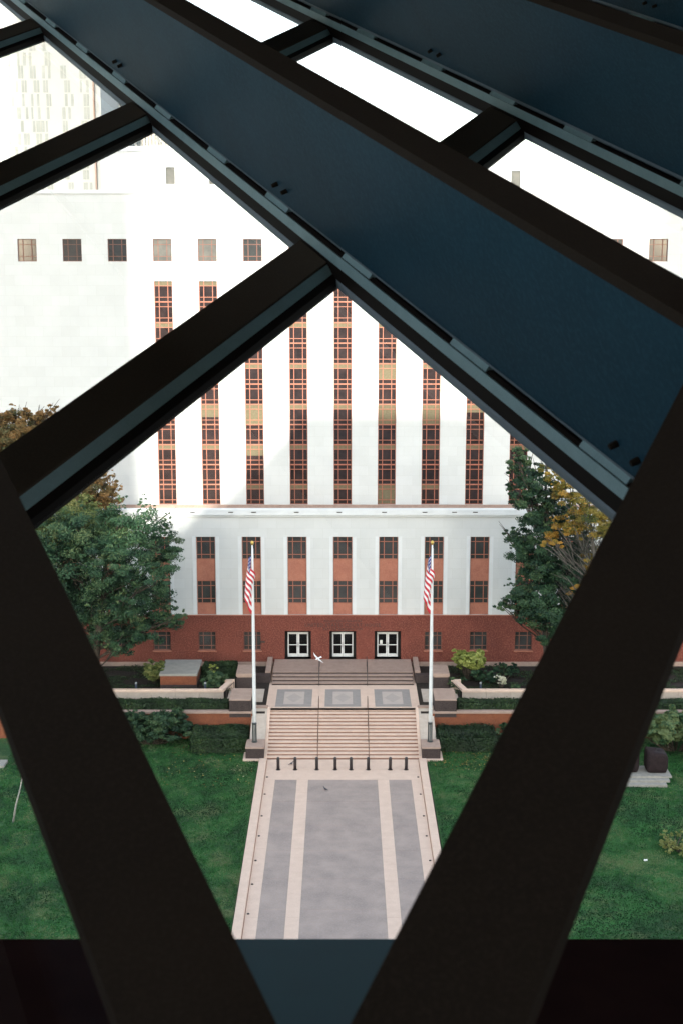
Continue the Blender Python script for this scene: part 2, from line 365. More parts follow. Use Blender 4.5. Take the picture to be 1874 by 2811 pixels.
for sgn in (-1, 1):
    x_in, x_out = AX + sgn * 6.35, AX + sgn * 7.72
    side = 'left' if sgn < 0 else 'right'
    # sloping cheek wall beside the lower flight
    a, c = sorted((x_in, x_out - sgn * .1))
    ck = MB()
    P = [Vector((a, 110.78, -.2)), Vector((a, 115.2, -.2)), Vector((a, 115.2, 2.22)), Vector((a, 110.78, 1.0))]
    ck.prism(P, (c - a, 0, 0))
    o = thing('cheek_wall', f'sloping granite cheek wall along the {side} edge of the lower stairs', 'wall', (a, 112, 0), 'cheek walls')
    p = ck.build('wall_core', 'cream_wall', o); p.location = -o.location
    kb = MB(); e = x_in
    ka, kc = sorted((e, e - sgn * .24))
    kb.prism([Vector((ka, 109.0, -.2)), Vector((ka, 115.25, -.2)), Vector((ka, 115.25, 2.3)), Vector((ka, 109.0, .16))], (kc - ka, 0, 0))
    p = kb.build('coping', 'pink_concrete', o); p.location = -o.location
    p = MB().box(a - .03, c + .03, 115.22, 115.7, .5, 2.34).build('end_block', 'brown_granite', o); p.location = -o.location
    # flagpole pedestal
    pc = (x_in + x_out) / 2 + sgn * .05
    o = thing('pedestal', f'dark granite pedestal carrying the {side} flagpole at the foot of the stairs', 'pedestal', (pc, 109.85, 0), 'flagpole pedestals')
    MB().box(-.95, .95, -1.2, .85, -.3, .1).build('footing', 'pink_concrete', o)
    MB().box(-.74, .74, -.94, .9, .1, .92).build('block', 'dark_granite', o)
    MB().cbox(-.76, .76, -.96, .92, .92, 1.08, .03).build('cap', 'brown_granite', o)
    # flagpole
    px, py = (-7.05, 110.1) if sgn < 0 else (7.18, 110.2)
    fp = thing('flagpole', f'tall white flagpole with gold ball on the {side} pedestal', 'flagpole', (px, py, 1.08), 'flagpoles')
    sl_ = MB(); sl_.lathe((0, 0, 0), [(.24, 0), (.24, .06), (.15, .07), (.15, .1)], 14)
    for k in range(8):
        t_ = k * math.pi / 4; sl_.tube([(.15 * math.cos(t_), .15 * math.sin(t_), .08), (.15 * math.cos(t_), .15 * math.sin(t_), 1.58)], .035, 6)
    sl_.lathe((0, 0, 1.5), [(.19, 0), (.2, .05), (.2, .13), (.16, .17)], 14)
    sv = sl_.build('sleeve', 'sleeve_metal', fp)
    MB().lathe((0, 0, .05), [(.135, 0), (.13, 4), (.115, 9), (.085, 13.5), (.06, 16.3)], 14).build('pole', 'pole_white', fp, True)
    MB().lathe((0, 0, 16.35), [(.02, 0), (.09, .05), (.14, .16), (.14, .22), (.09, .33), (.001, .38)], 12).build('finial', 'gold', fp, True)
    MB().tube([(.17, -.06, 1.6), (.13, -.06, 9), (.09, -.05, 16.1)], .012, 5).build('halyard', 'pole_white', fp)
    # planters and low walls
    pa, pb = sorted((AX + sgn * 7.69, AX + sgn * 9.5))
    o = thing('planter_block', f'brown granite block beside the {side} end of the terrace, nearer the lawn', 'stone block', ((pa + pb) / 2, 115.6, 2.1), 'granite blocks beside the terrace')
    hw = (pb - pa) / 2
    MB().box(-hw, hw, -1.52, 1.55, -.3, 1.16).build('block', 'dark_granite', o); MB().cbox(-hw - .01, hw + .01, -1.53, 1.56, 1.16, 1.27, .03).build('cap', 'brown_granite', o)
    pa, pb = sorted((AX + sgn * 8.0, AX + sgn * 9.42)); hw = (pb - pa) / 2
    o = thing('planter_block', f'brown granite block beside the {side} end of the upper steps, nearer the building', 'stone block', ((pa + pb) / 2, 122.5, 2.1), 'granite blocks beside the terrace')
    MB().box(-hw, hw, -1.37, 1.37, -.2, .95).build('block', 'dark_granite', o); MB().box(-hw + .06, hw - .06, -1.3, 1.3, .95, 1.05).build('band', 'brown_granite', o)
    MB().cbox(-hw - .02, hw + .02, -1.39, 1.39, 1.05, 1.34, .03).build('cap', 'brown_granite', o)
    pa, pb = sorted((AX + sgn * 6.5, AX + sgn * 7.95))
    o = thing('landing_wall', f'low granite wall closing the {side} side of the entrance landing', 'wall', (AX + sgn * 6.6, 124, 2.1), 'landing walls')
    p = MB().box(pa, pb, 122.6, 123.4, 1.9, 2.8).build('return_wall', 'dark_granite', o); p.location = -o.location
    pa, pb = sorted((AX + sgn * 6.5, AX + sgn * 6.98))
    p = MB().cbox(pa, pb, 123.4, 127.95, 1.9, 2.98, .03).build('side_wall', 'brown_granite', o); p.location = -o.location
    # brick retaining wall with coping, path wall
    pa, pb = sorted((AX + sgn * 7.5, sgn * 52))
    o = thing('retaining_wall', f'red brick retaining wall with granite coping above the {side} lawn', 'wall', (AX + sgn * 7.5, 114.2, 0), 'brick retaining walls')
    L = pb - pa; n = 22
    for k in range(n):
        xa = pa + L * k / n; xb = pa + L * (k + 1) / n
        p = MB().cbox(xa + .006, xb - .006, 114.02, 114.56, 2.14, 2.32 + .004 * (k % 3), .02).build('coping_stone', 'brown_granite', o); p.location = -o.location
    p = MB().box(pa, pb, 114.1, 114.5, -.3, 2.14).build('brickwork', 'brick', o); p.location = -o.location
    pa, pb = sorted((AX + sgn * 10.3, sgn * 52)); L = pb - pa; n = 20
    o = thing('path_wall', f'pale concrete path wall behind the long hedge on the {side}', 'wall', (AX + sgn * 10.3, 118.1, 2.1), 'path walls')
    for k in range(n):
        xa = pa + L * k / n; xb = pa + L * (k + 1) / n
        p = MB().box(xa + .012, xb - .012, 118.0, 118.3, 1.95, 2.74).build('panel', 'cream_wall', o); p.location = -o.location
        p = MB().cbox(xa + .004, xb - .004, 117.94, 118.38, 2.74, 2.95 + .003 * (k % 2), .03).build('coping_stone', 'pink_concrete', o); p.location = -o.location
    xe = AX + sgn * 10.3
    q = MB(); q.prism([Vector((xe, 118.0, 2.74)), Vector((xe + sgn * .45, 118.35, 2.74)), Vector((xe - sgn * .15, 120.6, 2.74)), Vector((xe - sgn * .6, 120.6, 2.74))], (0, 0, .22))
    q.box(*sorted((xe - sgn * .75, xe + sgn * .1)), 120.61, 121.0, 1.95, 2.97)
    p = q.build('wall_return', 'pink_concrete', o); p.location = -o.location
    hr = MB(); hr.tube([(xe - sgn * .25, 118.1, 2.1), (xe - sgn * .25, 118.1, 3.0), (xe - sgn * .75, 120.0, 3.0), (xe - sgn * .75, 120.0, 2.1)], .035, 6)
    o2 = hr.build('ramp_rail', 'bronze_dark'); tag(o2, f'short dark handrail at the {side} ramp opening in the path wall', 'handrail', 'ramp handrails')
    p = MB()
    p.box(*sorted((AX + sgn * 6.9, AX + sgn * 10.0)), 117.25, 120.9, 1.9, 2.104); pp = p.build('ramp_path', 'cream_wall'); struct(pp)

# handrails
def rail(name, x, pts, posts, label, m):
    o = thing(name, label, 'handrail', (x, pts[0][0], pts[0][1] - .9), 'stair handrails')
    def loc(y, z): return (0, y - pts[0][0], z - (pts[0][1] - .9))
    MB().tube([loc(*p) for p in pts], .035, 8).build('rail', m, o, True)
    for y, z0, z1 in posts: MB().tube([loc(y, z0), loc(y, z1)], .03, 8).build('post', m, o, True)
sl14 = 2.1 / 6.08
for i, x in enumerate((-1.92, 2.2)):
    side = ('left', 'right')[i]
    rail('handrail', x, [(108.75, .95), (109.1, .95), (115.2, 3.05), (115.9, 3.05)], [(108.95, -.05, .95), (111.1, .7, 1.65), (113.2, 1.4, 2.4), (115.6, 2.08, 3.05)],
         f'bronze handrail up the lower stairs, the {side} of two', 'rail_bronze')
for i, x in enumerate((-2.0, 2.3)):
    side = ('left', 'right')[i]
    rail('handrail', x, [(121.8, 3.0), (122.0, 3.0), (123.9, 3.65), (125.6, 3.65)], [(121.9, 2.08, 3.0), (123.9, 2.74, 3.65), (125.5, 2.74, 3.65)],
         f'dark handrail on the upper steps before the doors, the {side} of two', 'bronze_dark')

# bollards
names = ['leftmost', 'second from the left', 'third from the left', 'fourth from the left', 'fifth from the left', 'third from the right', 'second from the right', 'rightmost']
bd = MB().lathe((0, 0, 0), [(.125, 0), (.125, .92), (.115, .98), (.08, 1.03), (.001, 1.045)], 14); bme = mesh('bollard_post', bd.V, bd.F, 'bollard_paint', True)
cm = MB().lathe((0, 0, .86), [(.128, 0), (.13, .01), (.13, .035), (.128, .045)], 14); cme = mesh('bollard_band', cm.V, cm.F, 'bronze_dark')
fm = MB().lathe((0, 0, -.01), [(.19, 0), (.19, .02), (.14, .03)], 14); fme = mesh('bollard_flange', fm.V, fm.F, 'bronze_dark')
for k, x in enumerate((-4.99, -3.65, -1.94, -.49, .75, 2.11, 3.84, 5.1)):
    o = thing('bollard', f'dark round bollard at the foot of the stairs, {names[k]} in its row', 'bollard', (x, 106.72, 0), 'bollards before the stairs')
    link('post', bme, o); link('band', cme, o); link('base_flange', fme, o)

# ------------------------------------------------------------------ courthouse
CH = thing('courthouse', 'white stone courthouse with tall window strips over a red granite base', 'building', (AX, YL, 0))
def cpart(mb, name, m, parent=None, smooth=False):
    o = mb.build(name, m, CH if parent is None else parent, smooth)
    if parent is None: o.location = -CH.location
    return o
HWU, HWL = 37.0, 33.6
SW, SZ0, SZ1 = 1.72, 16.17, 37.45
strips = [AX + k * BAY for k in range(-4, 5)]
squares = [AX + k * BAY for k in range(-8, 9)]
holes = [(x - SW / 2, x + SW / 2, SZ0, SZ1) for x in strips] + [(x - .88, x + .88, 39.26, 41.33) for x in squares]
wm = wall_mesh(MB(), AX - HWU, AX + HWU, 15.6, 45.45, YU, holes, .42)
wm.quad((AX - HWU, YU, 15.6), (AX - HWU, YU + 40, 15.6), (AX - HWU, YU + 40, 45.45), (AX - HWU, YU, 45.45)).quad((AX + HWU, YU, 15.6), (AX + HWU, YU + 40, 15.6), (AX + HWU, YU + 40, 45.45), (AX + HWU, YU, 45.45))
cpart(wm, 'upper_wall', 'white_stone')
cpart(MB().box(AX - HWU - .12, AX + HWU + .12, YU - .12, YU + 40, 45.45, 45.8), 'parapet_coping', 'white_trim')
cpart(MB().box(AX - HWU + .3, AX + HWU - .3, YU + .6, YU + 39, 44, 45.3), 'roof', 'concrete_dark_grey')
cpart(MB().box(AX - HWU, AX + HWU, YU - .16, YU - .004, 15.0, SZ0), 'base_course', 'brown_granite')
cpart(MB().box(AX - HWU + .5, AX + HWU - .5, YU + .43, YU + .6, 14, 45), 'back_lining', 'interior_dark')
# penthouse set back on the roof
pw = wall_mesh(MB(), -23.05, 23.1, 44.5, 49.6, 140, [(-16.85, -15.95, 46.5, 48.1), (-12.7, -11.7, 46.5, 47.7), (11.9, 12.0 + .85, 46.6, 48.0), (16.25, 17.15, 46.2, 47.75)], .25)
pw.quad((-23.05, 140, 44.5), (-23.05, 165, 44.5), (-23.05, 165, 49.6), (-23.05, 140, 49.6)).quad((23.1, 140, 44.5), (23.1, 165, 44.5), (23.1, 165, 49.6), (23.1, 140, 49.6))
ph = cpart(pw, 'penthouse', 'white_stone')
MB().box(-23.2, 23.25, 139.85, 165.1, 49.6, 50.05).build('coping', 'white_trim', ph)
for a, b_, c, d in ((-16.85, -15.95, 46.5, 48.1), (-12.7, -11.7, 46.5, 47.7), (11.9, 12.85, 46.6, 48.0), (16.25, 17.15, 46.2, 47.75)):
    MB().box(a, b_, 140.25, 140.3, c, d).build('pane', 'pale_pane', ph); 

# tall strips: eleven window units each
UNIT = (SZ1 - SZ0) / 11
CW = (.25, .5, .25)
def cells(x0, x1, z0, z1, rows):
    """three columns by rows; returns bar boxes and pane rectangles [(col,row,x0,x1,z0,z1)]"""
    b_ = .055; W = x1 - x0; H = z1 - z0; out = []
    xe = [x0, x0 + W * .26, x0 + W * .74, x1]; ze = [z0]
    for r in rows: ze.append(ze[-1] + H * r)
    for i in range(3):
        for j in range(len(rows)): out.append((i, j, xe[i] + b_ / 2, xe[i + 1] - b_ / 2, ze[j] + b_ / 2, ze[j + 1] - b_ / 2))
    return xe, ze, out
blinds = {(-4, 0): .5, (-3, 4): 1.75, (-2, 4): 3.0, (-2, 2): 1.6, (1, 4): 3.0, (2, 4): 2.2, (1, 0): 2.9, (1, 6): 2.0, (3, 4): 1.3, (-1, 10): 2.0}
pane_cache = {}
def pane_obj(name, w_, h_, m, parent, loc):
    key = (name, round(w_, 3), round(h_, 3), m)
    if key not in pane_cache:
        q = MB().box(-w_ / 2, w_ / 2, 0, .02, -h_ / 2, h_ / 2); pane_cache[key] = mesh(name, q.V, q.F, m)
    o = link(name, pane_cache[key], parent); o.location = loc; return o
def in_view(x, z):
    """is this spot of the upper front seen through the big lower opening of the lattice"""
    zt = 37.8 - max(0, abs(x - AX) - .5) * .80
    return z < zt + 1.5
for si, x in enumerate(strips):
    k = si - 4; x0, x1 = x - SW / 2, x + SW / 2; y = YU + .2
    fr = MB(); small = MB(); tint = 'dark_pane'
    fr.box(x0, x0 + .06, y - .05, y + .1, SZ0, SZ1).box(x1 - .06, x1, y - .05, y + .1, SZ0, SZ1)
    xa, xb = x0 + SW * .26, x0 + SW * .74
    for xx in (xa, xb): fr.box(xx - .035, xx + .035, y - .03, y + .1, SZ0, SZ1)
    pl = []; bl = []
    for u in range(11):
        z0 = SZ0 + u * UNIT; z1 = z0 + UNIT
        fr.box(x0 + .06, x1 - .06, y - .07, y + .1, z0 - .055, z0 + .055)
        zb, zt = z0 + UNIT * .225, z0 + UNIT * .765
        for zz in (zb, zt): fr.box(x0 + .06, x1 - .06, y - .04, y + .1, zz - .03, zz + .03)
        nb = blinds.get((k, u), 1.0 if u % 2 == 0 and u != 0 or (u == 0 and k in (-2, -1, 0, 2)) else 0)
        for xs_, xe_, col in ((x0 + .06, xa - .035, 0), (xa + .035, xb - .035, 1), (xb + .035, x1 - .06, 2)):
            for (za, zc, row) in ((z0 + .055, zb - .03, 0), (zb + .03, zt - .03, 1), (zt + .03, z1 - .055, 2)):
                if nb >= 1 and row == 2 and nb > 0: bl.append((xs_, xe_, za, zc)); continue
                if row == 1 and nb > 1:
                    fcut = min(1, nb - 1); zz = zc - (zc - za) * fcut
                    bl.append((xs_, xe_, zz, zc))
                    if fcut >= .99: continue
                    zc = zz
                if row == 0 and nb > 2: bl.append((xs_, xe_, za, zc)); continue
                if row == 1 and in_view(x, za): pl.append((xs_, xe_, za, zc))
                else: small.box(xs_, xe_, y + .04, y + .06, za, zc)
    wo_ = cpart(fr, 'window', 'copper_frame')
    for xs_, xe_, za, zc in pl: pane_obj('pane', xe_ - xs_, zc - za, 'dark_pane', wo_, ((xs_ + xe_) / 2, y + .04, (za + zc) / 2))
    o = small.build('small_panes', 'dark_pane', wo_); o['kind'] = 'stuff'
    for q in bl: 
        if q[1] - q[0] > .5 and in_view(x, q[2]): pane_obj('blind', q[1] - q[0], q[3] - q[2], 'beige_blind', wo_, ((q[0] + q[1]) / 2, y + .035, (q[2] + q[3]) / 2))
    sb = MB()
    for q in bl:
        if not (q[1] - q[0] > .5 and in_view(x, q[2])): sb.box(q[0], q[1], y + .035, y + .055, q[2], q[3])
    if sb.V: o = sb.build('blind_edges', 'beige_blind', wo_); o['kind'] = 'stuff'
def grid_window(x, wd, z0, z1, y, rows, m, name='window', sill=False):
    x0, x1 = x - wd / 2, x + wd / 2
    xe, ze, pn = cells(x0 + .03, x1 - .03, z0 + .03, z1 - .03, rows)
    fr = MB()
    fr.box(x0, x0 + .06, y - .05, y + .08, z0, z1).box(x1 - .06, x1, y - .05, y + .08, z0, z1).box(x0 + .06, x1 - .06, y - .05, y + .08, z1 - .06, z1).box(x0 + .06, x1 - .06, y - .05, y + .08, z0, z0 + .06)
    for xx in xe[1:3]: fr.box(xx - .035, xx + .035, y - .03, y + .08, z0 + .06, z1 - .06)
    for zz in ze[1:-1]: fr.box(x0 + .06, x1 - .06, y - .035, y + .08, zz - .03, zz + .03)
    o = cpart(fr, name, 'copper_frame' if z0 > 6 and z0 < 20 else 'frame_dim'); sm = MB()
    for i, j, a, b_, c, d in pn:
        if d - c > .8: pane_obj('pane', b_ - a, d - c, m, o, ((a + b_) / 2, y + .03, (c + d) / 2))
        else: sm.box(a, b_, y + .03, y + .05, c, d)
    if sm.V: q = sm.build('small_panes', m, o); q['kind'] = 'stuff'
    if sill: MB().box(x0 - .08, x1 + .08, y - .42, y + .02, z0 - .1, z0 + .002).build('sill', 'terracotta', o)
    return o
for k, x in enumerate(squares):
    grid_window(x, 1.76, 39.26, 41.33, YU + .2, (.22, .54, .24), 'pale_pane' if k - 8 in (-4, -3) else 'grey_pane')  # two windows get paler panes: the veil of lens flare put into their colour
# lower block
cols = [AX + k * BAY for k in range(-7, 8)]
LW = 1.74
holes = [(x - LW / 2, x + LW / 2, 7.0, 14.4) for x in cols]
lw = wall_mesh(MB(), AX - HWL, AX + HWL, 7.0, 16.4, YL, holes, .45)
cpart(lw, 'lower_wall', 'white_stone')
tr = MB()
for x in cols:
    for s_ in (-1, 1):
        xa, xb = sorted((x + s_ * (LW / 2 + .07), x + s_ * (LW / 2 + .36))); tr.box(xa, xb, YL - .05, YL - .002, 7.02, 14.42)
cpart(tr, 'jamb_strips', 'white_trim')
cr = MB(); cr.box(AX - HWL - .3, AX + HWL + .3, YL - .32, YL + .5, 16.48, 17.0).box(AX - HWL - .15, AX + HWL + .15, YL - .16, YL - .004, 16.3, 16.48)
co = cpart(cr, 'cornice', 'white_trim')
for x in (-13.6, -10.1, -8.0, -4.1, -.2, 3.9, 7.6, 10.3, 12.2):
    MB().box(x - .22, x + .22, YL - .36, YL - .31, 16.72, 16.8).build('scupper', 'bronze_dark', co)
cpart(MB().box(AX - HWL, AX + HWL, YL + .46, YU - .2, 14.5, 15.4), 'terrace_roof', 'brown_granite')
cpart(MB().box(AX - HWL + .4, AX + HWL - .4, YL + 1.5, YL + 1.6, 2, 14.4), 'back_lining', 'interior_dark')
for x in cols:
    near = abs(x - AX) < 18
    for z0, z1 in ((8.05, 10.23), (12.24, 14.4)):
        grid_window(x, LW, z0, z1, YL + .24, (.2, .58, .22), 'grey_pane')
    cpart(MB().box(x - LW / 2, x + LW / 2, YL + .16, YL + .4, 10.232, 12.238), 'spandrel', 'terracotta')
    cpart(MB().box(x - LW / 2, x + LW / 2, YL + .16, YL + .4, 7.002, 8.048), 'spandrel', 'terracotta')
# red base with doors
doors = [AX - BAY + .03, AX, AX + BAY - .03]
gw = [x for k, x in enumerate(cols) if abs(k - 7) > 1]
GWX = {}
holes = [(x - 1.23, x + 1.23, 2.75, 5.46) for x in doors] + [(x - .81, x + .81, 3.6, 5.39) for x in gw]
bw = wall_mesh(MB(), AX - HWL - .05, AX + HWL + .05, 1.8, 6.94, YL - .12, holes, .9)
cpart(bw, 'base_wall', 'red_granite')
cpart(MB().box(AX - HWL - .08, AX + HWL + .08, YL - .2, YL + .05, 6.94, 7.0), 'base_ledge', 'terracotta')
cpart(MB().box(AX - HWL - .08, AX - 6.4, YL - .24, YL - .122, 1.8, 2.5).box(AX + 6.4, AX + HWL + .08, YL - .24, YL - .122, 1.8, 2.5), 'plinth', 'brown_granite')
for x in gw: grid_window(x, 1.62, 3.6, 5.39, YL + .12, (.22, .56, .22), 'grey_pane', sill=True)
for di, x in enumerate(doors):
    rc = MB(); y = YL + .72
    for xa, xb in ((x - 1.23, x - .99), (x + .99, x + 1.23)): rc.box(xa, xb, y - .1, y + .3, 2.75, 5.4)
    rc.box(x - 1.23, x + 1.23, y - .1, y + .3, 5.16, 5.46)
    ro = cpart(rc, 'door_surround', 'interior_dark')
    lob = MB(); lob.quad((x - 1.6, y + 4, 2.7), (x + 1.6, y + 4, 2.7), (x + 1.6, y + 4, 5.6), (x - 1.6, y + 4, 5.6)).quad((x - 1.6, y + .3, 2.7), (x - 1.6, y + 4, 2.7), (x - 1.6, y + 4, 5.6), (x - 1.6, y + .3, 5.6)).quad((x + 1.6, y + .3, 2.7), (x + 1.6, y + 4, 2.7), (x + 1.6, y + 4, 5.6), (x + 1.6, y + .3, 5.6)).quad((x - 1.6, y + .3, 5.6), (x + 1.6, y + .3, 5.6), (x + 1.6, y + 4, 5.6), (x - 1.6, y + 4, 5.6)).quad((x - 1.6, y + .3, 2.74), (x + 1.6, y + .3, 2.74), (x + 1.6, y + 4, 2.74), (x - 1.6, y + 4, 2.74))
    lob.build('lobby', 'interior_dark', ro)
    MB().box(x - .98, x + .98, y - .06, y + .06, 5.08, 5.16).build('door_head', 'door_white', ro)
    for s_ in (-1, 1):
        a, c = sorted((x + s_ * .01, x + s_ * .97)); d_ = MB()
        d_.box(a, a + .12, y - .04, y + .04, 2.76, 5.07).box(c - .12, c, y - .04, y + .04, 2.76, 5.07).box(a + .12, c - .12, y - .04, y + .04, 2.76, 3.06).box(a + .12, c - .12, y - .04, y + .04, 4.95, 5.07)
        d_.box(a + .12, c - .12, y - .07, y + .03, 3.88, 3.95)
        do = cpart(d_, 'door', 'door_white')
        for za, zb in ((3.06, 3.88), (3.95, 4.95)): MB().box(a + .12, c - .12, y - .005, y + .005, za, zb).build('pane', 'door_glass', do)
        MB().tube([(x + s_ * .06, y - .1, 3.7), (x + s_ * .06, y - .1, 4.15)], .018, 6).build('handle', 'steel_grey', do)
        if di == 1: MB().tube([(x + s_ * .14, y + 1.4, 4.36), (x + s_ * .82, y + 1.4, 4.36)], .09, 8).build('lobby_lamp', 'lamp_warm', do)
        if di == 2 and s_ < 0: MB().box(x - .72, x - .47, y - .055, y - .045, 4.0, 4.38).build('notice', 'paper', do)
cpart(MB().box(-7.6, -7.1, YL - .16, YL - .122, 4.35, 4.5), 'wall_plaque', 'bronze_dark')
# carved inscription
def text(body, size, x, y, z, m, parent, width=None):
    cu = bpy.data.curves.new('inscription', 'FONT'); cu.body = body; cu.size = size; cu.extrude = .01; cu.align_x = 'CENTER'; cu.align_y = 'CENTER'
    cu.resolution_u = 2; cu.space_character = 1.15
    tmp = bpy.data.objects.new('inscription', cu); COL.objects.link(tmp)
    dg = bpy.context.evaluated_depsgraph_get(); me = bpy.data.meshes.new_from_object(tmp.evaluated_get(dg)); bpy.data.objects.remove(tmp)
    me.materials.clear(); me.materials.append(MATS[m]); o = link('inscription', me, parent)
    xs = [v.co.x for v in me.vertices]; sc = width / (max(xs) - min(xs)) if width else 1
    o.location = Vector((x, y, z)) - (parent.location if parent else Vector()); o.rotation_euler = (R(90), 0, 0); o.scale = (sc, 1, 1)
    return o
text('WILLIAM KENZO NAKAMURA', .36, AX, YL - .128, 6.42, 'dark_granite', CH, 3.5)
text('UNITED STATES COURT HOUSE', .46, AX, YL - .128, 6.02, 'dark_granite', CH, 7.0)
text('SEATTLE WASHINGTON', .34, AX, YL - .128, 5.66, 'dark_granite', CH, 3.6)

# ------------------------------------------------------------------ far towers
TW = thing('apartment_tower', 'tall white tower with scattered windows behind the courthouse roof', 'tower', (-95, 350, 0))
pr = aty(258, 300, 350).x; pl_ = -150
def tp(mb, name, m, par=None):
    o = mb.build(name, m, TW if par is None else par); o.location = -TW.location if par is None else (0, 0, 0); return o
tb = tp(MB().box(pl_, pr, 350, 380, 0, 118), 'wall', 'tower_white')
tp(MB().box(pr - .12, pr + .2, 349.6, 350.3, 0, 118), 'edge_fin', 'brown_granite')
tp(MB().box(pr + .25, pr + 1.6, 350.5, 378, 0, 117), 'side_wall', 'tower_white')
rowsT = [(205, 325, [(20, 92), (150, 175), (205, 235), (258, 285), (398, 455)]),
 (322, 440, [(-40, 45), (72, 98), (158, 210), (265, 322), (375, 405), (428, 455), (540, 595), (710, 770)]),
 (455, 565, [(5, 78), (135, 160), (192, 242), (300, 355), (385, 432), (575, 630), (715, 735), (770, 795)]),
 (577, 688, [(8, 35), (62, 130), (198, 222), (278, 302), (330, 355), (415, 462), (580, 608), (635, 662), (748, 800)]),
 (697, 805, [(40, 100), (150, 190), (230, 255), (280, 300), (338, 365), (418, 445), (558, 590), (612, 638), (752, 805)]),
 (817, 920, [(22, 75), (100, 125), (185, 215), (293, 318), (325, 400), (410, 430), (563, 610), (730, 785)]),
 (932, 1035, [(27, 105), (160, 190), (215, 268), (325, 380), (405, 435), (590, 640), (740, 790)]),
 (1050, 1155, [(35, 62), (85, 165), (220, 245), (300, 350), (420, 470), (600, 630), (760, 800)]),
 (1165, 1245, [(20, 70), (140, 200), (320, 350), (430, 480), (585, 625), (745, 800)]),
 (1262, 1345, [(60, 120), (200, 230), (330, 380), (480, 505), (585, 625), (745, 800)]),
 (1372, 1440, [(60, 110), (200, 250), (340, 395), (425, 480), (615, 662), (750, 790), (805, 830)]),
 (100, 190, [(30, 80), (140, 170), (260, 320), (380, 410)])]
kz = 480 / 1568
for ya, yb, ws in rowsT:
    for xa, xb in ws:
        a = aty(xa * kz, 80 + ya * kz, 350); b_ = aty(xb * kz, 80 + yb * kz, 350)
        o = tp(MB().box(a.x, b_.x, 349.9, 350.02, b_.z, a.z), 'window', 'tower_pane')
        if xb - xa > 45: tp(MB().box((a.x * .4 + b_.x * .6) - .06, (a.x * .4 + b_.x * .6) + .06, 349.82, 349.9, b_.z, a.z), 'mullion', 'tower_white', o).location = (0, 0, 0)
GT = thing('glass_tower', 'blue grey glass tower behind the white tower and courthouse', 'tower', (-60, 390, 0))
ga, gb = aty(262, 300, 385).x, aty(462, 380, 385).x
p0 = MB().box(ga, gb, 385, 412, 0, 96).build('wall', 'tower_glass', GT); p0.location = -GT.location
n = 22
for k in range(n + 1):
    x = ga + (gb - ga) * k / n
    MB().box(x - .07, x + .07, 384.75, 385.02, 40, 96).build('mullion', 'steel_grey', p0)
for x0 in (ga + 1, ga + 7.5, ga + 14):
    MB().prism([Vector((x0, 384.6, 88)), Vector((x0 + .6, 384.6, 88)), Vector((x0 + 15.6, 384.6, 52)), Vector((x0 + 15, 384.6, 52))], (0, .14, 0)).build('brace', 'tower_white', p0)

# ------------------------------------------------------------------ vegetation helpers
def leaf_mesh(name, P, Nrm, size, tone, m):
    n = len(P); P = np.asarray(P, float); Nrm = np.asarray(Nrm, float)
    Nrm /= np.linalg.norm(Nrm, axis=1, keepdims=True) + 1e-9
    rv = rng.normal(size=(n, 3)); a = np.cross(Nrm, rv); a /= np.linalg.norm(a, axis=1, keepdims=True) + 1e-9
    b_ = np.cross(Nrm, a); sz = size * rng.uniform(.6, 1.4, (n, 1))
    V = np.empty((n, 4, 3)); fold = Nrm * sz * .18
    V[:, 0] = P - a * sz; V[:, 1] = P - b_ * sz * .55 + fold; V[:, 2] = P + a * sz; V[:, 3] = P + b_ * sz * .55 + fold
    me = bpy.data.meshes.new(name); me.vertices.add(4 * n); me.vertices.foreach_set('co', V.reshape(-1))
    me.loops.add(4 * n); me.loops.foreach_set('vertex_index', np.arange(4 * n, dtype=np.int32))
    me.polygons.add(n); me.polygons.foreach_set('loop_start', np.arange(0, 4 * n, 4, dtype=np.int32))
    me.update(calc_edges=True)
    at = me.attributes.new('tone', 'FLOAT', 'FACE'); at.data.foreach_set('value', np.clip(np.asarray(tone, np.float32), 0, 1))
    me.materials.append(MATS[m]); return me
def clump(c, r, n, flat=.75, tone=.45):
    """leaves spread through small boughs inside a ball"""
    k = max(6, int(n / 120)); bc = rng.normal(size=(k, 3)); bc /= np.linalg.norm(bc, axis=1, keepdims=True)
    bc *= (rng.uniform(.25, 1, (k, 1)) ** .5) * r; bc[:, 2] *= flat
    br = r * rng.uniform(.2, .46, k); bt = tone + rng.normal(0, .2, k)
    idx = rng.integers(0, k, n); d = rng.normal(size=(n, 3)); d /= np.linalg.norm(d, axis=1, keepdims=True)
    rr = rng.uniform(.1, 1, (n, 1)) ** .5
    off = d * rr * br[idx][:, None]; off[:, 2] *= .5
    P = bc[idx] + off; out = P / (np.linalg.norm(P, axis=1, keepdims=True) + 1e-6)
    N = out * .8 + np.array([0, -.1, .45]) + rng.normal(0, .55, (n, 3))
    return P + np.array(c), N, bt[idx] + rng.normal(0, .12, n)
def crown_from(clumps, leaf, m, loc, dens=1.0, name='crown'):
    Ps, Ns, Ts = [], [], []
    for c in clumps:
        (x, y, z), r = c[0], c[1]; tn = c[2] if len(c) > 2 else .45
        P, N, T = clump((x, y, z), r, int(dens * 950 * r * r), tone=tn); Ps.append(P); Ns.append(N); Ts.append(T)
        if r > .9:
            for _ in range(4):                     # sprigs that break the outline
                d = rng.normal(size=3); d[2] = abs(d[2]) * .8 + .1; d /= np.linalg.norm(d); q = np.array((x, y, z)) + d * r * rng.uniform(.85, 1.25)
                P, N, T = clump(q, r * rng.uniform(.16, .3), int(dens * 70), flat=1.3, tone=tn + .12); Ps.append(P); Ns.append(N); Ts.append(T)
    P = np.concatenate(Ps) - np.array(loc); return leaf_mesh(name, P, np.concatenate(Ns), leaf, np.concatenate(Ts), m)
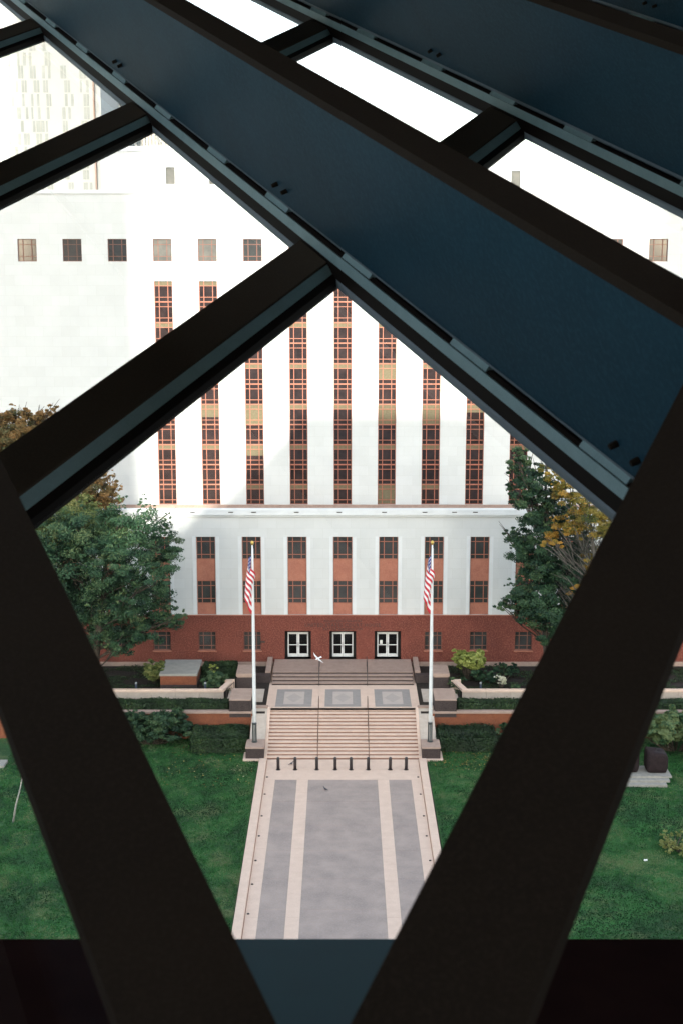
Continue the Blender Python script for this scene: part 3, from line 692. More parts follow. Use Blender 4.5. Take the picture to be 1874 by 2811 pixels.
def make_tree(name, label, base, clumps, leaf, m, bark, trunk_r, dens=1.0, extra=None, group=None, top=None):
    o = thing(name, label, 'tree', base, group); b0 = Vector(base)
    cs = [Vector(c[0]) for c in clumps]; zt = top or max(c.z for c in cs)
    cx = sum(c.x for c in cs) / len(cs); cy = sum(c.y for c in cs) / len(cs)
    axis = [Vector((0, 0, -.3))]; H = zt - b0.z
    for k in range(1, 7):
        t_ = k / 6; axis.append(Vector(((cx - b0.x) * t_ * .8 + random.uniform(-.2, .2), (cy - b0.y) * t_ * .8 + random.uniform(-.2, .2), H * t_)))
    tr = MB(); tr.tube(axis, [trunk_r * 1.35, trunk_r, trunk_r * .85, trunk_r * .68, trunk_r * .5, trunk_r * .33, trunk_r * .12], 9)
    for c in cs:
        rel = c - b0; zs = max(.15, min(.88, (rel.z / H) - .18)); f = zs * 6; i = int(f); p = axis[i].lerp(axis[min(i + 1, 6)], f - i)
        mid = p.lerp(rel, .55) + Vector((random.uniform(-.3, .3), random.uniform(-.3, .3), -.25))
        tr.tube([p, mid, rel], [trunk_r * .24, trunk_r * .13, .025], 6)
        for _ in range(3):
            e = rel + Vector((random.uniform(-1, 1), random.uniform(-1, 1), random.uniform(-.4, .9))) * 1.4
            tr.tube([mid, mid.lerp(e, .6) + Vector((0, 0, .15)), e], [trunk_r * .12, .04, .015], 5)
    tr.build('trunk', bark, o, True)
    link('crown', crown_from(clumps, leaf, m, base, dens), o)
    if extra:
        for cl, mm in extra: link('crown', crown_from(cl, leaf, mm, base, dens), o)
    return o
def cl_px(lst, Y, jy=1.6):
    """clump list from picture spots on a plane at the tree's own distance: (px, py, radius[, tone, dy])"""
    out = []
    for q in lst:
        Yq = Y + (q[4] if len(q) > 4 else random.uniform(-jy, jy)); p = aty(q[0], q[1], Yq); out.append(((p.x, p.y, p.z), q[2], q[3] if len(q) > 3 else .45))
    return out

# large broadleaf tree on the left
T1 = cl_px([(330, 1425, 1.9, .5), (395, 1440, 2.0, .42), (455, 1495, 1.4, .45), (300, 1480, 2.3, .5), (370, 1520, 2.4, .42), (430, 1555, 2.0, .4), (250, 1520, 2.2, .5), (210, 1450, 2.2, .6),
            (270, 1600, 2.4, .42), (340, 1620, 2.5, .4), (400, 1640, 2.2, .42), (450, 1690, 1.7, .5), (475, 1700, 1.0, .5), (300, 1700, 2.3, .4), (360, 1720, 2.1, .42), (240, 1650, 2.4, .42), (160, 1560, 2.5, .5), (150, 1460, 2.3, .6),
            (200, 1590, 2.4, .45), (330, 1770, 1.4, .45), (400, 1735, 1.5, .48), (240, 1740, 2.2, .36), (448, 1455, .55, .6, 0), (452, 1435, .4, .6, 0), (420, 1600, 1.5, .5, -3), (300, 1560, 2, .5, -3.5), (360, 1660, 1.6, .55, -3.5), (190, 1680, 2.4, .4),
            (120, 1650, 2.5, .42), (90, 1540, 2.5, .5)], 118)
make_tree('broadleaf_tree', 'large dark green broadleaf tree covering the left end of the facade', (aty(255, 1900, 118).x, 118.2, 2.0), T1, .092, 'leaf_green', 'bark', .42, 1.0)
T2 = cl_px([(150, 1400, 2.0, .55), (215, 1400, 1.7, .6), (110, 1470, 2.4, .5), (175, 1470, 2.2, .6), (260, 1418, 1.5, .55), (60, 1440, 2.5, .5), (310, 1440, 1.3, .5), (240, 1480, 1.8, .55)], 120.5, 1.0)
make_tree('broadleaf_tree', 'yellow green tree above the large left tree', (aty(150, 1880, 121).x, 121.6, 2.0), T2, .10, 'leaf_light', 'bark', .3, 1.3)  # pale leaf colour stands in for sun on this crown
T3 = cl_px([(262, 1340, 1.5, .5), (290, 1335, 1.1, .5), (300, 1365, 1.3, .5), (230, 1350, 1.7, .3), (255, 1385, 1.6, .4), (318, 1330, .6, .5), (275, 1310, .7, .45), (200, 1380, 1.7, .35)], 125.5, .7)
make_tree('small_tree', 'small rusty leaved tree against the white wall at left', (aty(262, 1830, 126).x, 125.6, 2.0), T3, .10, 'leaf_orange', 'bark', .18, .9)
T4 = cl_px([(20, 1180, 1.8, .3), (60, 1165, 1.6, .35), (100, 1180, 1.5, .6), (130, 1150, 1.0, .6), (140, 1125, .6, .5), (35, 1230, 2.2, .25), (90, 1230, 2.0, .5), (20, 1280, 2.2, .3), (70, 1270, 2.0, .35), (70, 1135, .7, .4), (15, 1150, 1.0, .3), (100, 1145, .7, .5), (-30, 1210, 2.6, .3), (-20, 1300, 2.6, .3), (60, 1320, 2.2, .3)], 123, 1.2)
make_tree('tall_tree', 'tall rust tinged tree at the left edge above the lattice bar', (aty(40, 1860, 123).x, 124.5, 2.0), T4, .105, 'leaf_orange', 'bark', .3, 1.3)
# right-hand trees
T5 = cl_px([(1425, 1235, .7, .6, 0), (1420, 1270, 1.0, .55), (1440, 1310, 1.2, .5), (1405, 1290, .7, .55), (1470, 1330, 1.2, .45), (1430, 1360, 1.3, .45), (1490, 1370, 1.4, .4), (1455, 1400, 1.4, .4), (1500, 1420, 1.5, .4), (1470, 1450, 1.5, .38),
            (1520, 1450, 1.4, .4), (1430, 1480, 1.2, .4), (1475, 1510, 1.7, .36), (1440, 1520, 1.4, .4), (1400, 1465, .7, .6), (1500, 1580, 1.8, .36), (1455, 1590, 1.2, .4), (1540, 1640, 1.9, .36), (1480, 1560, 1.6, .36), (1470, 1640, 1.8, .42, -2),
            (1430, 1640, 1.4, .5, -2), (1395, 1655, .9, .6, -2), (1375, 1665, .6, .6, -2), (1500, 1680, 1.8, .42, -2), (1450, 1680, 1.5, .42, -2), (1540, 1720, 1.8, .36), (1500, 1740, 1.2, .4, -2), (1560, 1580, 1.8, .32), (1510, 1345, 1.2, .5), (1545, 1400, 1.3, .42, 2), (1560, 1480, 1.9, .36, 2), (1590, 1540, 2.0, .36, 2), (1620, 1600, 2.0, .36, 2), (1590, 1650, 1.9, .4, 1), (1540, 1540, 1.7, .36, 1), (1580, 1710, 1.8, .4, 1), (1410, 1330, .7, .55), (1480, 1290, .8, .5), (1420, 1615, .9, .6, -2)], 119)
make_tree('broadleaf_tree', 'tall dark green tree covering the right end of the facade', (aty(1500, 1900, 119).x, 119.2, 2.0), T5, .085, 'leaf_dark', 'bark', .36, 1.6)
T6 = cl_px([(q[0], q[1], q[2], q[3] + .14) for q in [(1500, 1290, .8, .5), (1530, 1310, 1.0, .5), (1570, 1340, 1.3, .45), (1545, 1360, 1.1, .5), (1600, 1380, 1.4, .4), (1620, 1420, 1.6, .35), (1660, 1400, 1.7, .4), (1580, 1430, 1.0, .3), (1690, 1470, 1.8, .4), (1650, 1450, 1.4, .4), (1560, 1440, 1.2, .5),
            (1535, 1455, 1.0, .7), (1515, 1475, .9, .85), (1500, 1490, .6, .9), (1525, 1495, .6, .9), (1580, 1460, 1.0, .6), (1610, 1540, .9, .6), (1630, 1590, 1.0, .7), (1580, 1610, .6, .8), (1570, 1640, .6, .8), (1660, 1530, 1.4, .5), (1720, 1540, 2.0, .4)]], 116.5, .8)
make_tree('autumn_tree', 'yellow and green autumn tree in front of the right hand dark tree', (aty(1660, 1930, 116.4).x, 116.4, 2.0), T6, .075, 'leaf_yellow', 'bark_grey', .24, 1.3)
# bare grey twigs between them
bt = thing('bare_tree', 'grey leafless twiggy tree beside the yellow autumn tree', 'tree', (aty(1620, 1930, 117.6).x, 117.6, 2.0))
bb = Vector(bt.location); mbt = MB(); mbt.tube([(0, 0, -.2), (.1, 0, 4), (0, .1, 8), (.2, 0, 11.5)], [.2, .15, .09, .03], 7)
twig = MB()
for _ in range(150):
    px, py = random.uniform(1530, 1680), random.uniform(1430, 1640)
    e = aty(px, py, 117.6 + random.uniform(-1.2, 1.2)) - bb; z0 = max(2, e.z - random.uniform(1.5, 4)); s0 = Vector((.1, 0, z0))
    m_ = s0.lerp(e, .5) + Vector((random.uniform(-.4, .4), random.uniform(-.3, .3), random.uniform(-.5, .2)))
    twig.tube([s0, m_, e], [.035, .022, .008], 4)
    for _k in range(3):
        q = e + Vector((random.uniform(-.8, .8), random.uniform(-.5, .5), random.uniform(-.3, .8))); twig.tube([m_.lerp(e, random.uniform(.3, .9)), q], [.014, .006], 3)
mbt.build('trunk', 'bark_grey', bt, True); twig.build('twigs', 'bark_grey', bt)
# clipped hedges
def hedge(name, label, x0, x1, y0, y1, z0, z1, n, m='leaf_hedge', leaf=.06, group=None, rough=.05, tone=.45):
    o = thing(name, label, 'hedge', ((x0 + x1) / 2, (y0 + y1) / 2, z0), group)
    hx, hy, hz = (x1 - x0) / 2, (y1 - y0) / 2, z1 - z0; i = .07
    MB().box(-hx + i, hx - i, -hy + i, hy - i, -.1, hz - i).build('stems', 'hedge_core', o)
    A = np.array([hx * hy * 4, hx * hz * 2, hx * hz * 2, hy * hz * 2, hy * hz * 2]); f = rng.choice(5, n, p=A / A.sum())
    u = rng.uniform(-1, 1, n); v = rng.uniform(-1, 1, n); P = np.zeros((n, 3)); N = np.zeros((n, 3)); w01 = (v + 1) / 2
    for q in range(5):
        k = f == q
        if q == 0: P[k] = np.c_[u[k] * hx, v[k] * hy, np.full(k.sum(), hz)]; N[k] = (0, 0, 1)
        elif q < 3: sg = -1 if q == 1 else 1; P[k] = np.c_[u[k] * hx, np.full(k.sum(), sg * hy), w01[k] * hz]; N[k] = (0, sg, .2)
        else: sg = -1 if q == 3 else 1; P[k] = np.c_[np.full(k.sum(), sg * hx), u[k] * hy, w01[k] * hz]; N[k] = (sg, 0, .2)
    wob = rough * (np.sin(P[:, 0] * 1.7) + np.cos(P[:, 1] * 2.3 + P[:, 2] * 2)) + rng.normal(0, rough, n); P += N * wob[:, None]
    t_ = tone + .12 * np.sin(P[:, 0] * 2.1 + P[:, 1]) + rng.normal(0, .16, n)
    link('leaves', leaf_mesh('leaves', P, N + rng.normal(0, .45, (n, 3)), leaf, t_, m), o); return o
hedge('long_hedge', 'long low clipped hedge on top of the left brick retaining wall', -46, -9.55, 114.75, 116.1, 2.05, 2.82, 30000, leaf=.075, group='long hedges')
hedge('long_hedge', 'long low clipped hedge on top of the right brick retaining wall', 9.8, 46, 114.75, 116.1, 2.05, 2.82, 30000, leaf=.075, group='long hedges')
hedge('box_hedge', 'thick box hedge clipped square beside the left flagpole pedestal', -12.25, -7.75, 110.4, 113.6, -.05, 1.24, 22000, leaf=.07)
hedge('box_hedge', 'thick dark hedge beside the right flagpole pedestal', 8.0, 12.7, 110.7, 113.6, -.05, 1.2, 20000, leaf=.07, rough=.09, tone=.32)
hedge('box_hedge', 'low hedge under the facade beside the left landing wall', -12.6, -9.6, 124.4, 126.4, 2.1, 3.0, 8000, leaf=.08)
def shrub(name, label, c, clumps, leaf, m, dens=2.5, cat='shrub', group=None):
    o = thing(name, label, cat, c, group); mb = MB(); c0 = Vector(c)
    cl = [((c0.x + a, c0.y + b_, c0.z + z), r, t_) for a, b_, z, r, t_ in clumps]
    for a, b_, z, r, t_ in clumps: mb.tube([(a * .2, b_ * .2, -.1), (a * .7, b_ * .7, z * .5), (a, b_, z)], [.05, .035, .015], 5)
    mb.build('stems', 'bark', o); link('leaves', crown_from(cl, leaf, m, c, dens * .5, 'leaves'), o); return o
def blob(n, rx, ry, h, r, t_=.45):
    return [(random.uniform(-rx, rx), random.uniform(-ry, ry), random.uniform(.35, .95) * h, r * random.uniform(.7, 1.2), t_ + random.uniform(-.1, .1)) for _ in range(n)]
shrub('broad_shrub', 'wide loose dark shrub against the left brick wall', (-15.6, 112.6, 0), blob(46, 3.0, .9, 2.3, .85, .5), .085, 'leaf_dark', 5)
shrub('broad_shrub', 'leafy shrub growing against the right brick wall', (14.2, 112.4, 0), blob(14, 1.2, .8, 1.9, .6, .62), .085, 'leaf_dark', 5)
shrub('broad_shrub', 'dark shrub between the right box hedge and the brick wall corner', (17.5, 112.2, 0), blob(16, 1.6, .9, 1.8, .7, .4), .085, 'leaf_dark', 4)
shrub('round_bush', 'lime green bush beside the left end of the grey slab vault', (aty(425, 1870, 122.5).x, 122.5, 2.1), blob(22, .6, .5, 1.9, .6, .55), .07, 'leaf_light', 5)
shrub('round_bush', 'bright lime yellow bush under the right ground floor windows', (aty(1284, 1870, 123.6).x, 123.6, 2.1), [(a, b_, z + .9, r, t_) for a, b_, z, r, t_ in blob(40, .95, .6, 1.5, .62, .6)], .08, 'leaf_lime', 5)
shrub('round_bush', 'dark green bush just below the bright lime bush', (aty(1330, 1880, 122.6).x, 122.6, 2.1), blob(12, 1.0, .6, 1.3, .5, .4), .08, 'leaf_dark', 5)
shrub('round_bush', 'dark green bush at the foot of the right facade', (aty(1385, 1870, 124).x, 124, 2.1), blob(10, .9, .5, 1.5, .5, .4), .08, 'leaf_dark', 5)
shrub('round_bush', 'grey green bush beside the upper left granite block', (aty(593, 1885, 120.6).x, 120.6, 2.1), blob(20, .7, .5, 1.4, .6, .7), .07, 'leaf_dark', 5)
shrub('round_bush', 'small yellow topped bush behind the grey green one', (aty(585, 1860, 122.8).x, 122.8, 2.1), blob(6, .3, .3, 1.6, .32, .5), .06, 'leaf_lime', 6)
shrub('flowering_bush', 'small bush with white flowers in the right bed', (aty(1374, 1870, 121).x, 121, 2.1), [(a, b_, z + .25, r, t_) for a, b_, z, r, t_ in blob(9, .4, .3, .8, .3, .6)], .06, 'petal_white', 8)
shrub('round_bush', 'small silvery bush beside the white flowers', (aty(1413, 1885, 119.8).x, 119.8, 2.1), blob(8, .45, .3, .7, .3, .75), .06, 'leaf_dark', 8)
shrub('round_bush', 'low pale bush beside the upper right granite block', (aty(1255, 1875, 120.9).x, 120.9, 2.1), blob(8, .7, .4, .9, .35, .7), .06, 'leaf_dark', 7)
shrub('rhododendron', 'pale leaved spreading shrub behind the dark stones on the right lawn', (27.4, 111.0, 0), [(a, b_, z + .9, r, t_) for a, b_, z, r, t_ in blob(44, 3.2, .9, 2.0, .9, .85)], .12, 'leaf_green', 4)
shrub('rhododendron', 'drooping dark shrub cut by the right edge of the lawn', (29.6, 108.2, 0), [(a, b_, z + .3, r, t_) for a, b_, z, r, t_ in blob(14, 1.6, .7, 2.0, .8, .5)], .12, 'leaf_green', 3)

p = atz(1850, 2330, 0)
shrub('low_bush', 'low pale leaved bush at the right edge of the lawn', (p.x, p.y, 0), blob(16, .9, 1.6, .7, .35, .85), .08, 'leaf_light', 1.6)
# grey topped brick vault, blue posts
o = thing('utility_vault', 'low brick vault with grey slab roof before the left facade', 'vault', (-14.43, 123.0, 2.1))
MB().box(-1.6, 1.64, -2.15, 2.1, -.2, .38).build('base', 'dark_granite', o); MB().box(-1.58, 1.62, -2.12, 2.08, .38, 1.2).build('brickwork', 'brick', o)
MB().cbox(-1.66, 1.7, -2.2, 2.2, 1.2, 1.42, .03).build('roof_slab', 'slab_grey', o)
for px, lab in ((374, 'left of the brick vault'), (564, 'between the brick vault and the left granite blocks'), (1318, 'in the right bed below the lime bush')):
    p = aty(px, 1890, 119.0); o = thing('path_light', f'slim blue grey light post {lab}', 'light post', (p.x, 119.0, 2.1), 'blue grey light posts')
    MB().lathe((0, 0, 0), [(.09, 0), (.09, 1.05), (.095, 1.06)], 10).build('post', 'post_blue', o, True); MB().lathe((0, 0, 1.06), [(.11, 0), (.11, .12), (.09, .16), (.001, .17)], 10).build('head', 'steel_grey', o, True)

# sculpture of dark stones on a stepped plinth, right lawn
o = thing('stone_sculpture', 'two dark rough stone blocks on a stepped pale plinth on the right lawn', 'sculpture', (22.5, 104.4, 0))
MB().cbox(-2.6, 2.45, -1.3, 1.9, -.2, .17, .02).build('plinth_step', 'plinth_stone', o); MB().cbox(-2.4, 2.75, -.85, 1.9, .17, .34, .02).build('plinth_step', 'plinth_stone', o)
MB().cbox(-2.2, 3.0, -.35, 1.9, .34, .5, .02).build('plinth_step', 'plinth_stone', o)
def rock(cx, cy, z0, sx, sy, sz, seed):
    rr = random.Random(seed); V = []; F = []; n, mrow = 14, 9
    for j in range(mrow + 1):
        ph_ = -math.pi / 2 + math.pi * j / mrow
        for i in range(n):
            th_ = 2 * math.pi * i / n; c_, s_ = math.cos(th_), math.sin(th_)
            pw_ = lambda v, e: math.copysign(abs(v) ** e, v)
            k = 1 + rr.uniform(-.035, .035)
            V.append((cx + sx * pw_(math.cos(ph_), .22) * pw_(c_, .3) * k, cy + sy * pw_(math.cos(ph_), .22) * pw_(s_, .3) * k, z0 + sz * (1 + pw_(math.sin(ph_), .4)) * (1 - .1 * c_ * (j / mrow))))
    for j in range(mrow):
        for i in range(n): i2 = (i + 1) % n; F.append((j * n + i, j * n + i2, (j + 1) * n + i2, (j + 1) * n + i))
    return V, F
V, F = rock(2.0, .95, .48, .82, .8, .83, 3); MB().add(V, F).build('stone', 'sculpt_stone', o, True)
V, F = rock(-.2, 1.0, .48, .8, .75, 1.0, 5); MB().add(V, F).build('stone', 'sculpt_stone', o, True)
# left lawn: slab and slender pale tree
p = atz(4, 2095, .2)
o = MB().cbox(p.x - 3.4, p.x + .35, p.y - .7, p.y + .7, -.1, .22, .02).build('stone_slab', 'plinth_stone'); tag(o, 'flat grey stone slab at the left edge of the lawn', 'slab')
b0 = atz(36, 2255, 0); e = aty(62, 2128, b0.y + .3)
o = thing('sapling', 'slender pale barked young tree on the left lawn', 'tree', tuple(b0))
q = MB(); ee = e - b0; q.tube([(0, 0, -.1), ee * .35 + Vector((-.04, 0, 0)), ee * .7 + Vector((.03, 0, 0)), ee, ee * 1.5], [.09, .065, .055, .045, .02], 8); q.build('trunk', 'bark_pale', o, True)
cl = [(tuple(b0 + ee * k + Vector((.75 + dx, 0, 0))), .5, .5) for k, dx in ((1.25, .2), (1.45, .1), (1.6, .4))]
link('crown', crown_from(cl, .08, 'leaf_light', tuple(b0), 2), o)

# grass blades, fallen leaves
def scatter(name, n, xr, yr, size, m, label, up=True, tone=.4, mask=None):
    x = rng.uniform(*xr, n); y = rng.uniform(*yr, n); 
    zz = -.03 + (size * .7 if up else .03) + .05 * np.sin(x * .7 + 1.3 * np.sin(y * .4)) * np.cos(y * .5)
    P = np.c_[x, y, zz]
    N = np.c_[rng.normal(0, 1, n), rng.normal(0, 1, n), rng.normal(0, .5, n)] if up else np.c_[rng.normal(0, .3, n), rng.normal(0, .3, n), np.ones(n)]
    t_ = tone + rng.normal(0, .13, n)
    for sc, am in ((.18, .17), (.5, .15), (1.2, .13), (3.0, .08)):
        for _ in range(3):
            th_, p1 = rng.uniform(0, 6.28), rng.uniform(0, 6.28); kx, ky = sc * math.cos(th_), sc * math.sin(th_)
            t_ = t_ + am * np.sin(kx * x * 2 + ky * y * 2 + p1 + 1.5 * np.sin(ky * x - kx * y + p1))
    return stuff(link(name, leaf_mesh(name, P, N, size, t_, m)), label)
scatter('grass', 110000, (-27, -6.75), (77, 114), .05, 'grass_blade', 'short green lawn grass left of the walk')
scatter('grass', 110000, (7.0, 30), (77, 114), .05, 'grass_blade', 'short green lawn grass right of the walk')
def cover(n, xr, yr, label):
    x = rng.uniform(*xr, n); y = rng.uniform(*yr, n); P = np.c_[x, y, 2.1 + rng.uniform(.02, .22, n)]
    keep = (np.sin(x * 1.3 + y) + np.sin(y * 2.1 - x * .6) > -.3); P = P[keep]; n = len(P)
    stuff(link('ground_cover', leaf_mesh('ground_cover', P, np.c_[rng.normal(0, .6, n), rng.normal(0, .6, n), np.ones(n)], .07, rng.normal(.55, .2, n), 'leaf_hedge')), label)
cover(20000, (-34, -9.6), (119.3, 127.6), 'dark ground cover in the left planting bed'); cover(20000, (9.8, 34), (119.3, 127.6), 'dark ground cover in the right planting bed')
scatter('fallen_leaves', 260, (-14, -7), (103, 112), .07, 'litter', 'fallen leaves on the lawn left of the stairs', False)
scatter('fallen_leaves', 500, (7.4, 16), (106.5, 111), .07, 'litter', 'fallen leaves on the lawn right of the stairs', False)

# ------------------------------------------------------------------ flags
def flag_mat():
    m = bpy.data.materials.new('flag_cloth'); m.use_nodes = True; MATS['flag_cloth'] = m
    t = m.node_tree; b = t.nodes['Principled BSDF']; b.inputs['Roughness'].default_value = .75; L = t.links.new
    uv = t.nodes.new('ShaderNodeUVMap'); uv.uv_map = 'UVMap'; sp = t.nodes.new('ShaderNodeSeparateXYZ'); L(uv.outputs[0], sp.inputs[0])
    def M(op, a, b_=None):
        n = t.nodes.new('ShaderNodeMath'); n.operation = op
        for i, v in enumerate((a, b_)):
            if v is None: continue
            if isinstance(v, (int, float)): n.inputs[i].default_value = v
            else: L(v, n.inputs[i])
        return n.outputs[0]
    red = M('LESS_THAN', M('MODULO', M('MULTIPLY', sp.outputs['Y'], 13.0), 2.0), 1.0)
    can = M('MULTIPLY', M('LESS_THAN', sp.outputs['X'], .4), M('GREATER_THAN', sp.outputs['Y'], 6 / 13))
    fx = M('SUBTRACT', M('FRACT', M('MULTIPLY', sp.outputs['X'], 15.0)), .5); fy = M('SUBTRACT', M('FRACT', M('MULTIPLY', M('SUBTRACT', sp.outputs['Y'], 6 / 13), 9.3)), .5)
    star = M('LESS_THAN', M('ADD', M('MULTIPLY', fx, fx), M('MULTIPLY', fy, fy)), .07)
    def mix(f, c1, c2):
        n = t.nodes.new('ShaderNodeMixRGB'); L(f, n.inputs['Fac'])
        for k, v in (('Color1', c1), ('Color2', c2)):
            if isinstance(v, tuple): n.inputs[k].default_value = (*v, 1)
            else: L(v, n.inputs[k])
        return n.outputs[0]
    stripes = mix(red, (.72, .72, .72), (.5, .02, .035)); cant = mix(star, (.03, .035, .17), (.6, .6, .65))
    L(mix(can, stripes, cant), b.inputs['Base Color'])
flag_mat()
def flag(label, base, sgn, ztop, wrap):
    nu, nv = 44, 30; V = []; F = []; UV = []
    for j in range(nv + 1):
        v = j / nv
        for i in range(nu + 1):
            u = i / nu; a = 1 - v
            z = -a * 2.7 * (1 - .12 * u) - (1.5 if wrap else 2.35) * u ** 1.1 * (1 - .1 * a) - (1.1 * u * a * a if wrap else 0)
            op = math.sin(math.pi * min(1, u * 1.9) / 2) * (.62 + .38 * a) * (1 - .35 * max(0, u - .6) / .4)
            x = sgn * (.07 + .58 * op + .07 * math.sin(13 * u + 3 * a))
            if wrap: x += .95 * max(0, u - .38) * (.55 + .45 * v)
            y = -.06 - .16 * math.sin(10 * u + 2.2 * a) - .1 * u
            V.append((x, y, z))
    for j in range(nv):
        for i in range(nu): q = j * (nu + 1) + i; F.append((q, q + 1, q + nu + 2, q + nu + 1))
    me = mesh('flag', V, F, 'flag_cloth', True); uvl = me.uv_layers.new(name='UVMap')
    for l in me.loops: k = l.vertex_index; uvl.data[l.index].uv = ((k % (nu + 1)) / nu, (k // (nu + 1)) / nv)
    o = link('flag', me); o.location = (base[0], base[1], ztop); md = o.modifiers.new('thick', 'SOLIDIFY'); md.thickness = .012
    return tag(o, label, 'flag', 'flags')
flag('limp striped flag with starry blue corner hanging on the left flagpole', (-7.05, 110.1), -1, 16.6, .55)
flag('limp striped flag with starry blue corner hanging on the right flagpole', (7.18, 110.2), -1, 16.6, .05)

# ------------------------------------------------------------------ birds
def loft(mb, secs, seg=10):
    """secs: (x, y, z, half width, half height) rings along a body"""
    n = len(mb.V)
    for x, y, z, a, h in secs:
        for k in range(seg): t_ = 2 * math.pi * k / seg; mb.V.append((x, y + a * math.cos(t_), z + h * math.sin(t_)))
    for i in range(len(secs) - 1):
        for k in range(seg): k2 = (k + 1) % seg; mb.F.append((n + i * seg + k, n + (i + 1) * seg + k, n + (i + 1) * seg + k2, n + i * seg + k2))
def wing(mb, rt, tip, chord, sgn):
    pts = []
    for t_ in (0, .25, .5, .75, 1):
        c = Vector(rt).lerp(Vector(tip), t_) + Vector((.10 * math.sin(t_ * math.pi), 0, .09 * math.sin(t_ * math.pi))); ch = chord * (1 - .8 * t_ ** 1.6); pts.append((c, ch))
    n = len(mb.V)
    for c, ch in pts:
        mb.V += [tuple(c + Vector((ch * .5, 0, 0))), tuple(c + Vector((0, 0, .022))), tuple(c + Vector((-ch * .5, 0, 0))), tuple(c + Vector((0, 0, -.012)))]
    for i in range(4):
        for k in range(4): k2 = (k + 1) % 4; mb.F.append((n + i * 4 + k, n + i * 4 + k2, n + (i + 1) * 4 + k2, n + (i + 1) * 4 + k))
    mb.F.append((n + 16, n + 17, n + 18, n + 19))
gb_ = MB(); loft(gb_, [(.30, 0, .02, .004, .004), (.27, 0, .025, .03, .028), (.22, 0, .03, .05, .048), (.14, 0, .01, .06, .058), (0, 0, 0, .085, .08), (-.14, 0, 0, .07, .06), (-.24, 0, 0, .05, .025), (-.36, 0, 0, .09, .012), (-.40, 0, 0, .09, .004)])
wing(gb_, (.04, .05, .02), (-.02, .66, .10), .2, 1); wing(gb_, (.04, -.05, .02), (-.02, -.66, .10), .2, -1)
o = gb_.build('gull', 'white_feather', None, True); p = aty(873, 1808, 119.5); o.location = p; o.rotation_euler = (R(-32), R(12), R(222))
bk = MB(); bk.tube([(.29, 0, .018), (.34, 0, .008)], [.014, .004], 6); bk.build('beak', 'gold', o)
tag(o, 'white gull in flight before the entrance doors', 'bird')
def pigeon(label, loc, rz):
    o = thing('pigeon', label, 'bird', loc, 'pigeons on the paving'); o.rotation_euler = (0, 0, rz)
    m = MB(); loft(m, [(.17, 0, .25, .004, .004), (.15, 0, .255, .025, .026), (.11, 0, .26, .035, .036), (.08, 0, .21, .04, .045), (.05, 0, .16, .065, .07), (-.04, 0, .13, .08, .075), (-.12, 0, .11, .06, .05), (-.2, 0, .09, .045, .02), (-.28, 0, .075, .04, .006)])
    m.build('body', 'grey_feather', o, True)
    for s_ in (-1, 1):
        l = MB(); l.tube([(0, s_ * .03, .09), (.005, s_ * .03, .012), (.04, s_ * .03, .004)], .008, 5); l.build('leg', 'terracotta', o)
p = atz(892, 2170, 0); pigeon('dark pigeon walking on the grey paving of the walk', (p.x, p.y, -.004), 2.6)
p = atz(801, 2100, 0); pigeon('brown pigeon beside the second bollard from the left', (p.x, p.y, -.004), .5)
for px, py, lab in ((1772, 2364, 'white scrap of paper on the right lawn'), (427, 2018, 'white scrap of paper under the wide left shrub'), (1834, 2053, 'pale flat stone behind the dark stones on the right lawn')):
    p = atz(px, py, 0); v = [(p.x + .13 * math.cos(a) * random.uniform(.7, 1.2), p.y + .15 * math.sin(a) * random.uniform(.7, 1.2), .05 + .04 * math.sin(3 * a)) for a in [k * math.pi / 4 for k in range(8)]]
    q = MB(); q.prism([Vector(t_) for t_ in v], (0, 0, .02)); o = q.build('paper_scrap' if 'paper' in lab else 'flat_stone', 'paper' if 'paper' in lab else 'plinth_stone'); tag(o, lab, 'litter' if 'paper' in lab else 'stone')

# ------------------------------------------------------------------ the library's sloping glass lattice round the camera
H0 = 2.2                                      # distance from the camera to the glass plane
k_ = 1874 / 1568
VA = ray(-869 * k_, -731 * k_).normalized(); VB = ray(2700 * k_, -870 * k_).normalized()     # directions of the two bar families
NN = VB.cross(VA).normalized()
if NN.z < 0: NN = -NN
PA = -(NN.cross(VA)); PB = NN.cross(VB)       # in-plane, square to each family, pointing away from the camera
VM = (VA + VB).normalized(); UM = VM.cross(NN).normalized()
def span(dirv, perp, sv, u_lim=5.2, v0=1.05, v1=15.2):
    """part of the line {s = sv} inside the glazed rectangle"""
    a0 = perp * sv; lo, hi = -60, 60
    for ax, mn, mx in ((VM, v0, v1), (UM, -u_lim, u_lim)):
        c0, d = a0.dot(ax), dirv.dot(ax)
        if abs(d) < 1e-6: continue
        q = sorted(((mn - c0) / d, (mx - c0) / d)); lo, hi = max(lo, q[0]), min(hi, q[1])
    return lo, hi
def bar(name, m, dirv, perp, sec, span_, parent):
    """sweep a section [(s, t), ...] (metres in plane, metres above glass) along a bar"""
    lo, hi = span_; base = CAM - NN * H0
    P = [base + perp * s_ + NN * t_ + dirv * lo for s_, t_ in sec]
    q = MB(); q.prism(P, dirv * (hi - lo)); o = q.build(name, m, parent); return o
def sq(r, t): return (r * (1 - t) * H0, t * H0)         # sight-line ratio and height (in units of H0) -> section point
LT = thing('window_lattice', 'dark steel diamond lattice with deep blue beams framing the whole view', 'window frame', (0, 0, 0))
DEEP = {-2: None, -1: None, 0: (0.118, 0.248), 1: (1.425, 1.528), 2: (2.547, 2.665), 3: None, 4: None, 5: None}
PITA, PITB = .774, .89
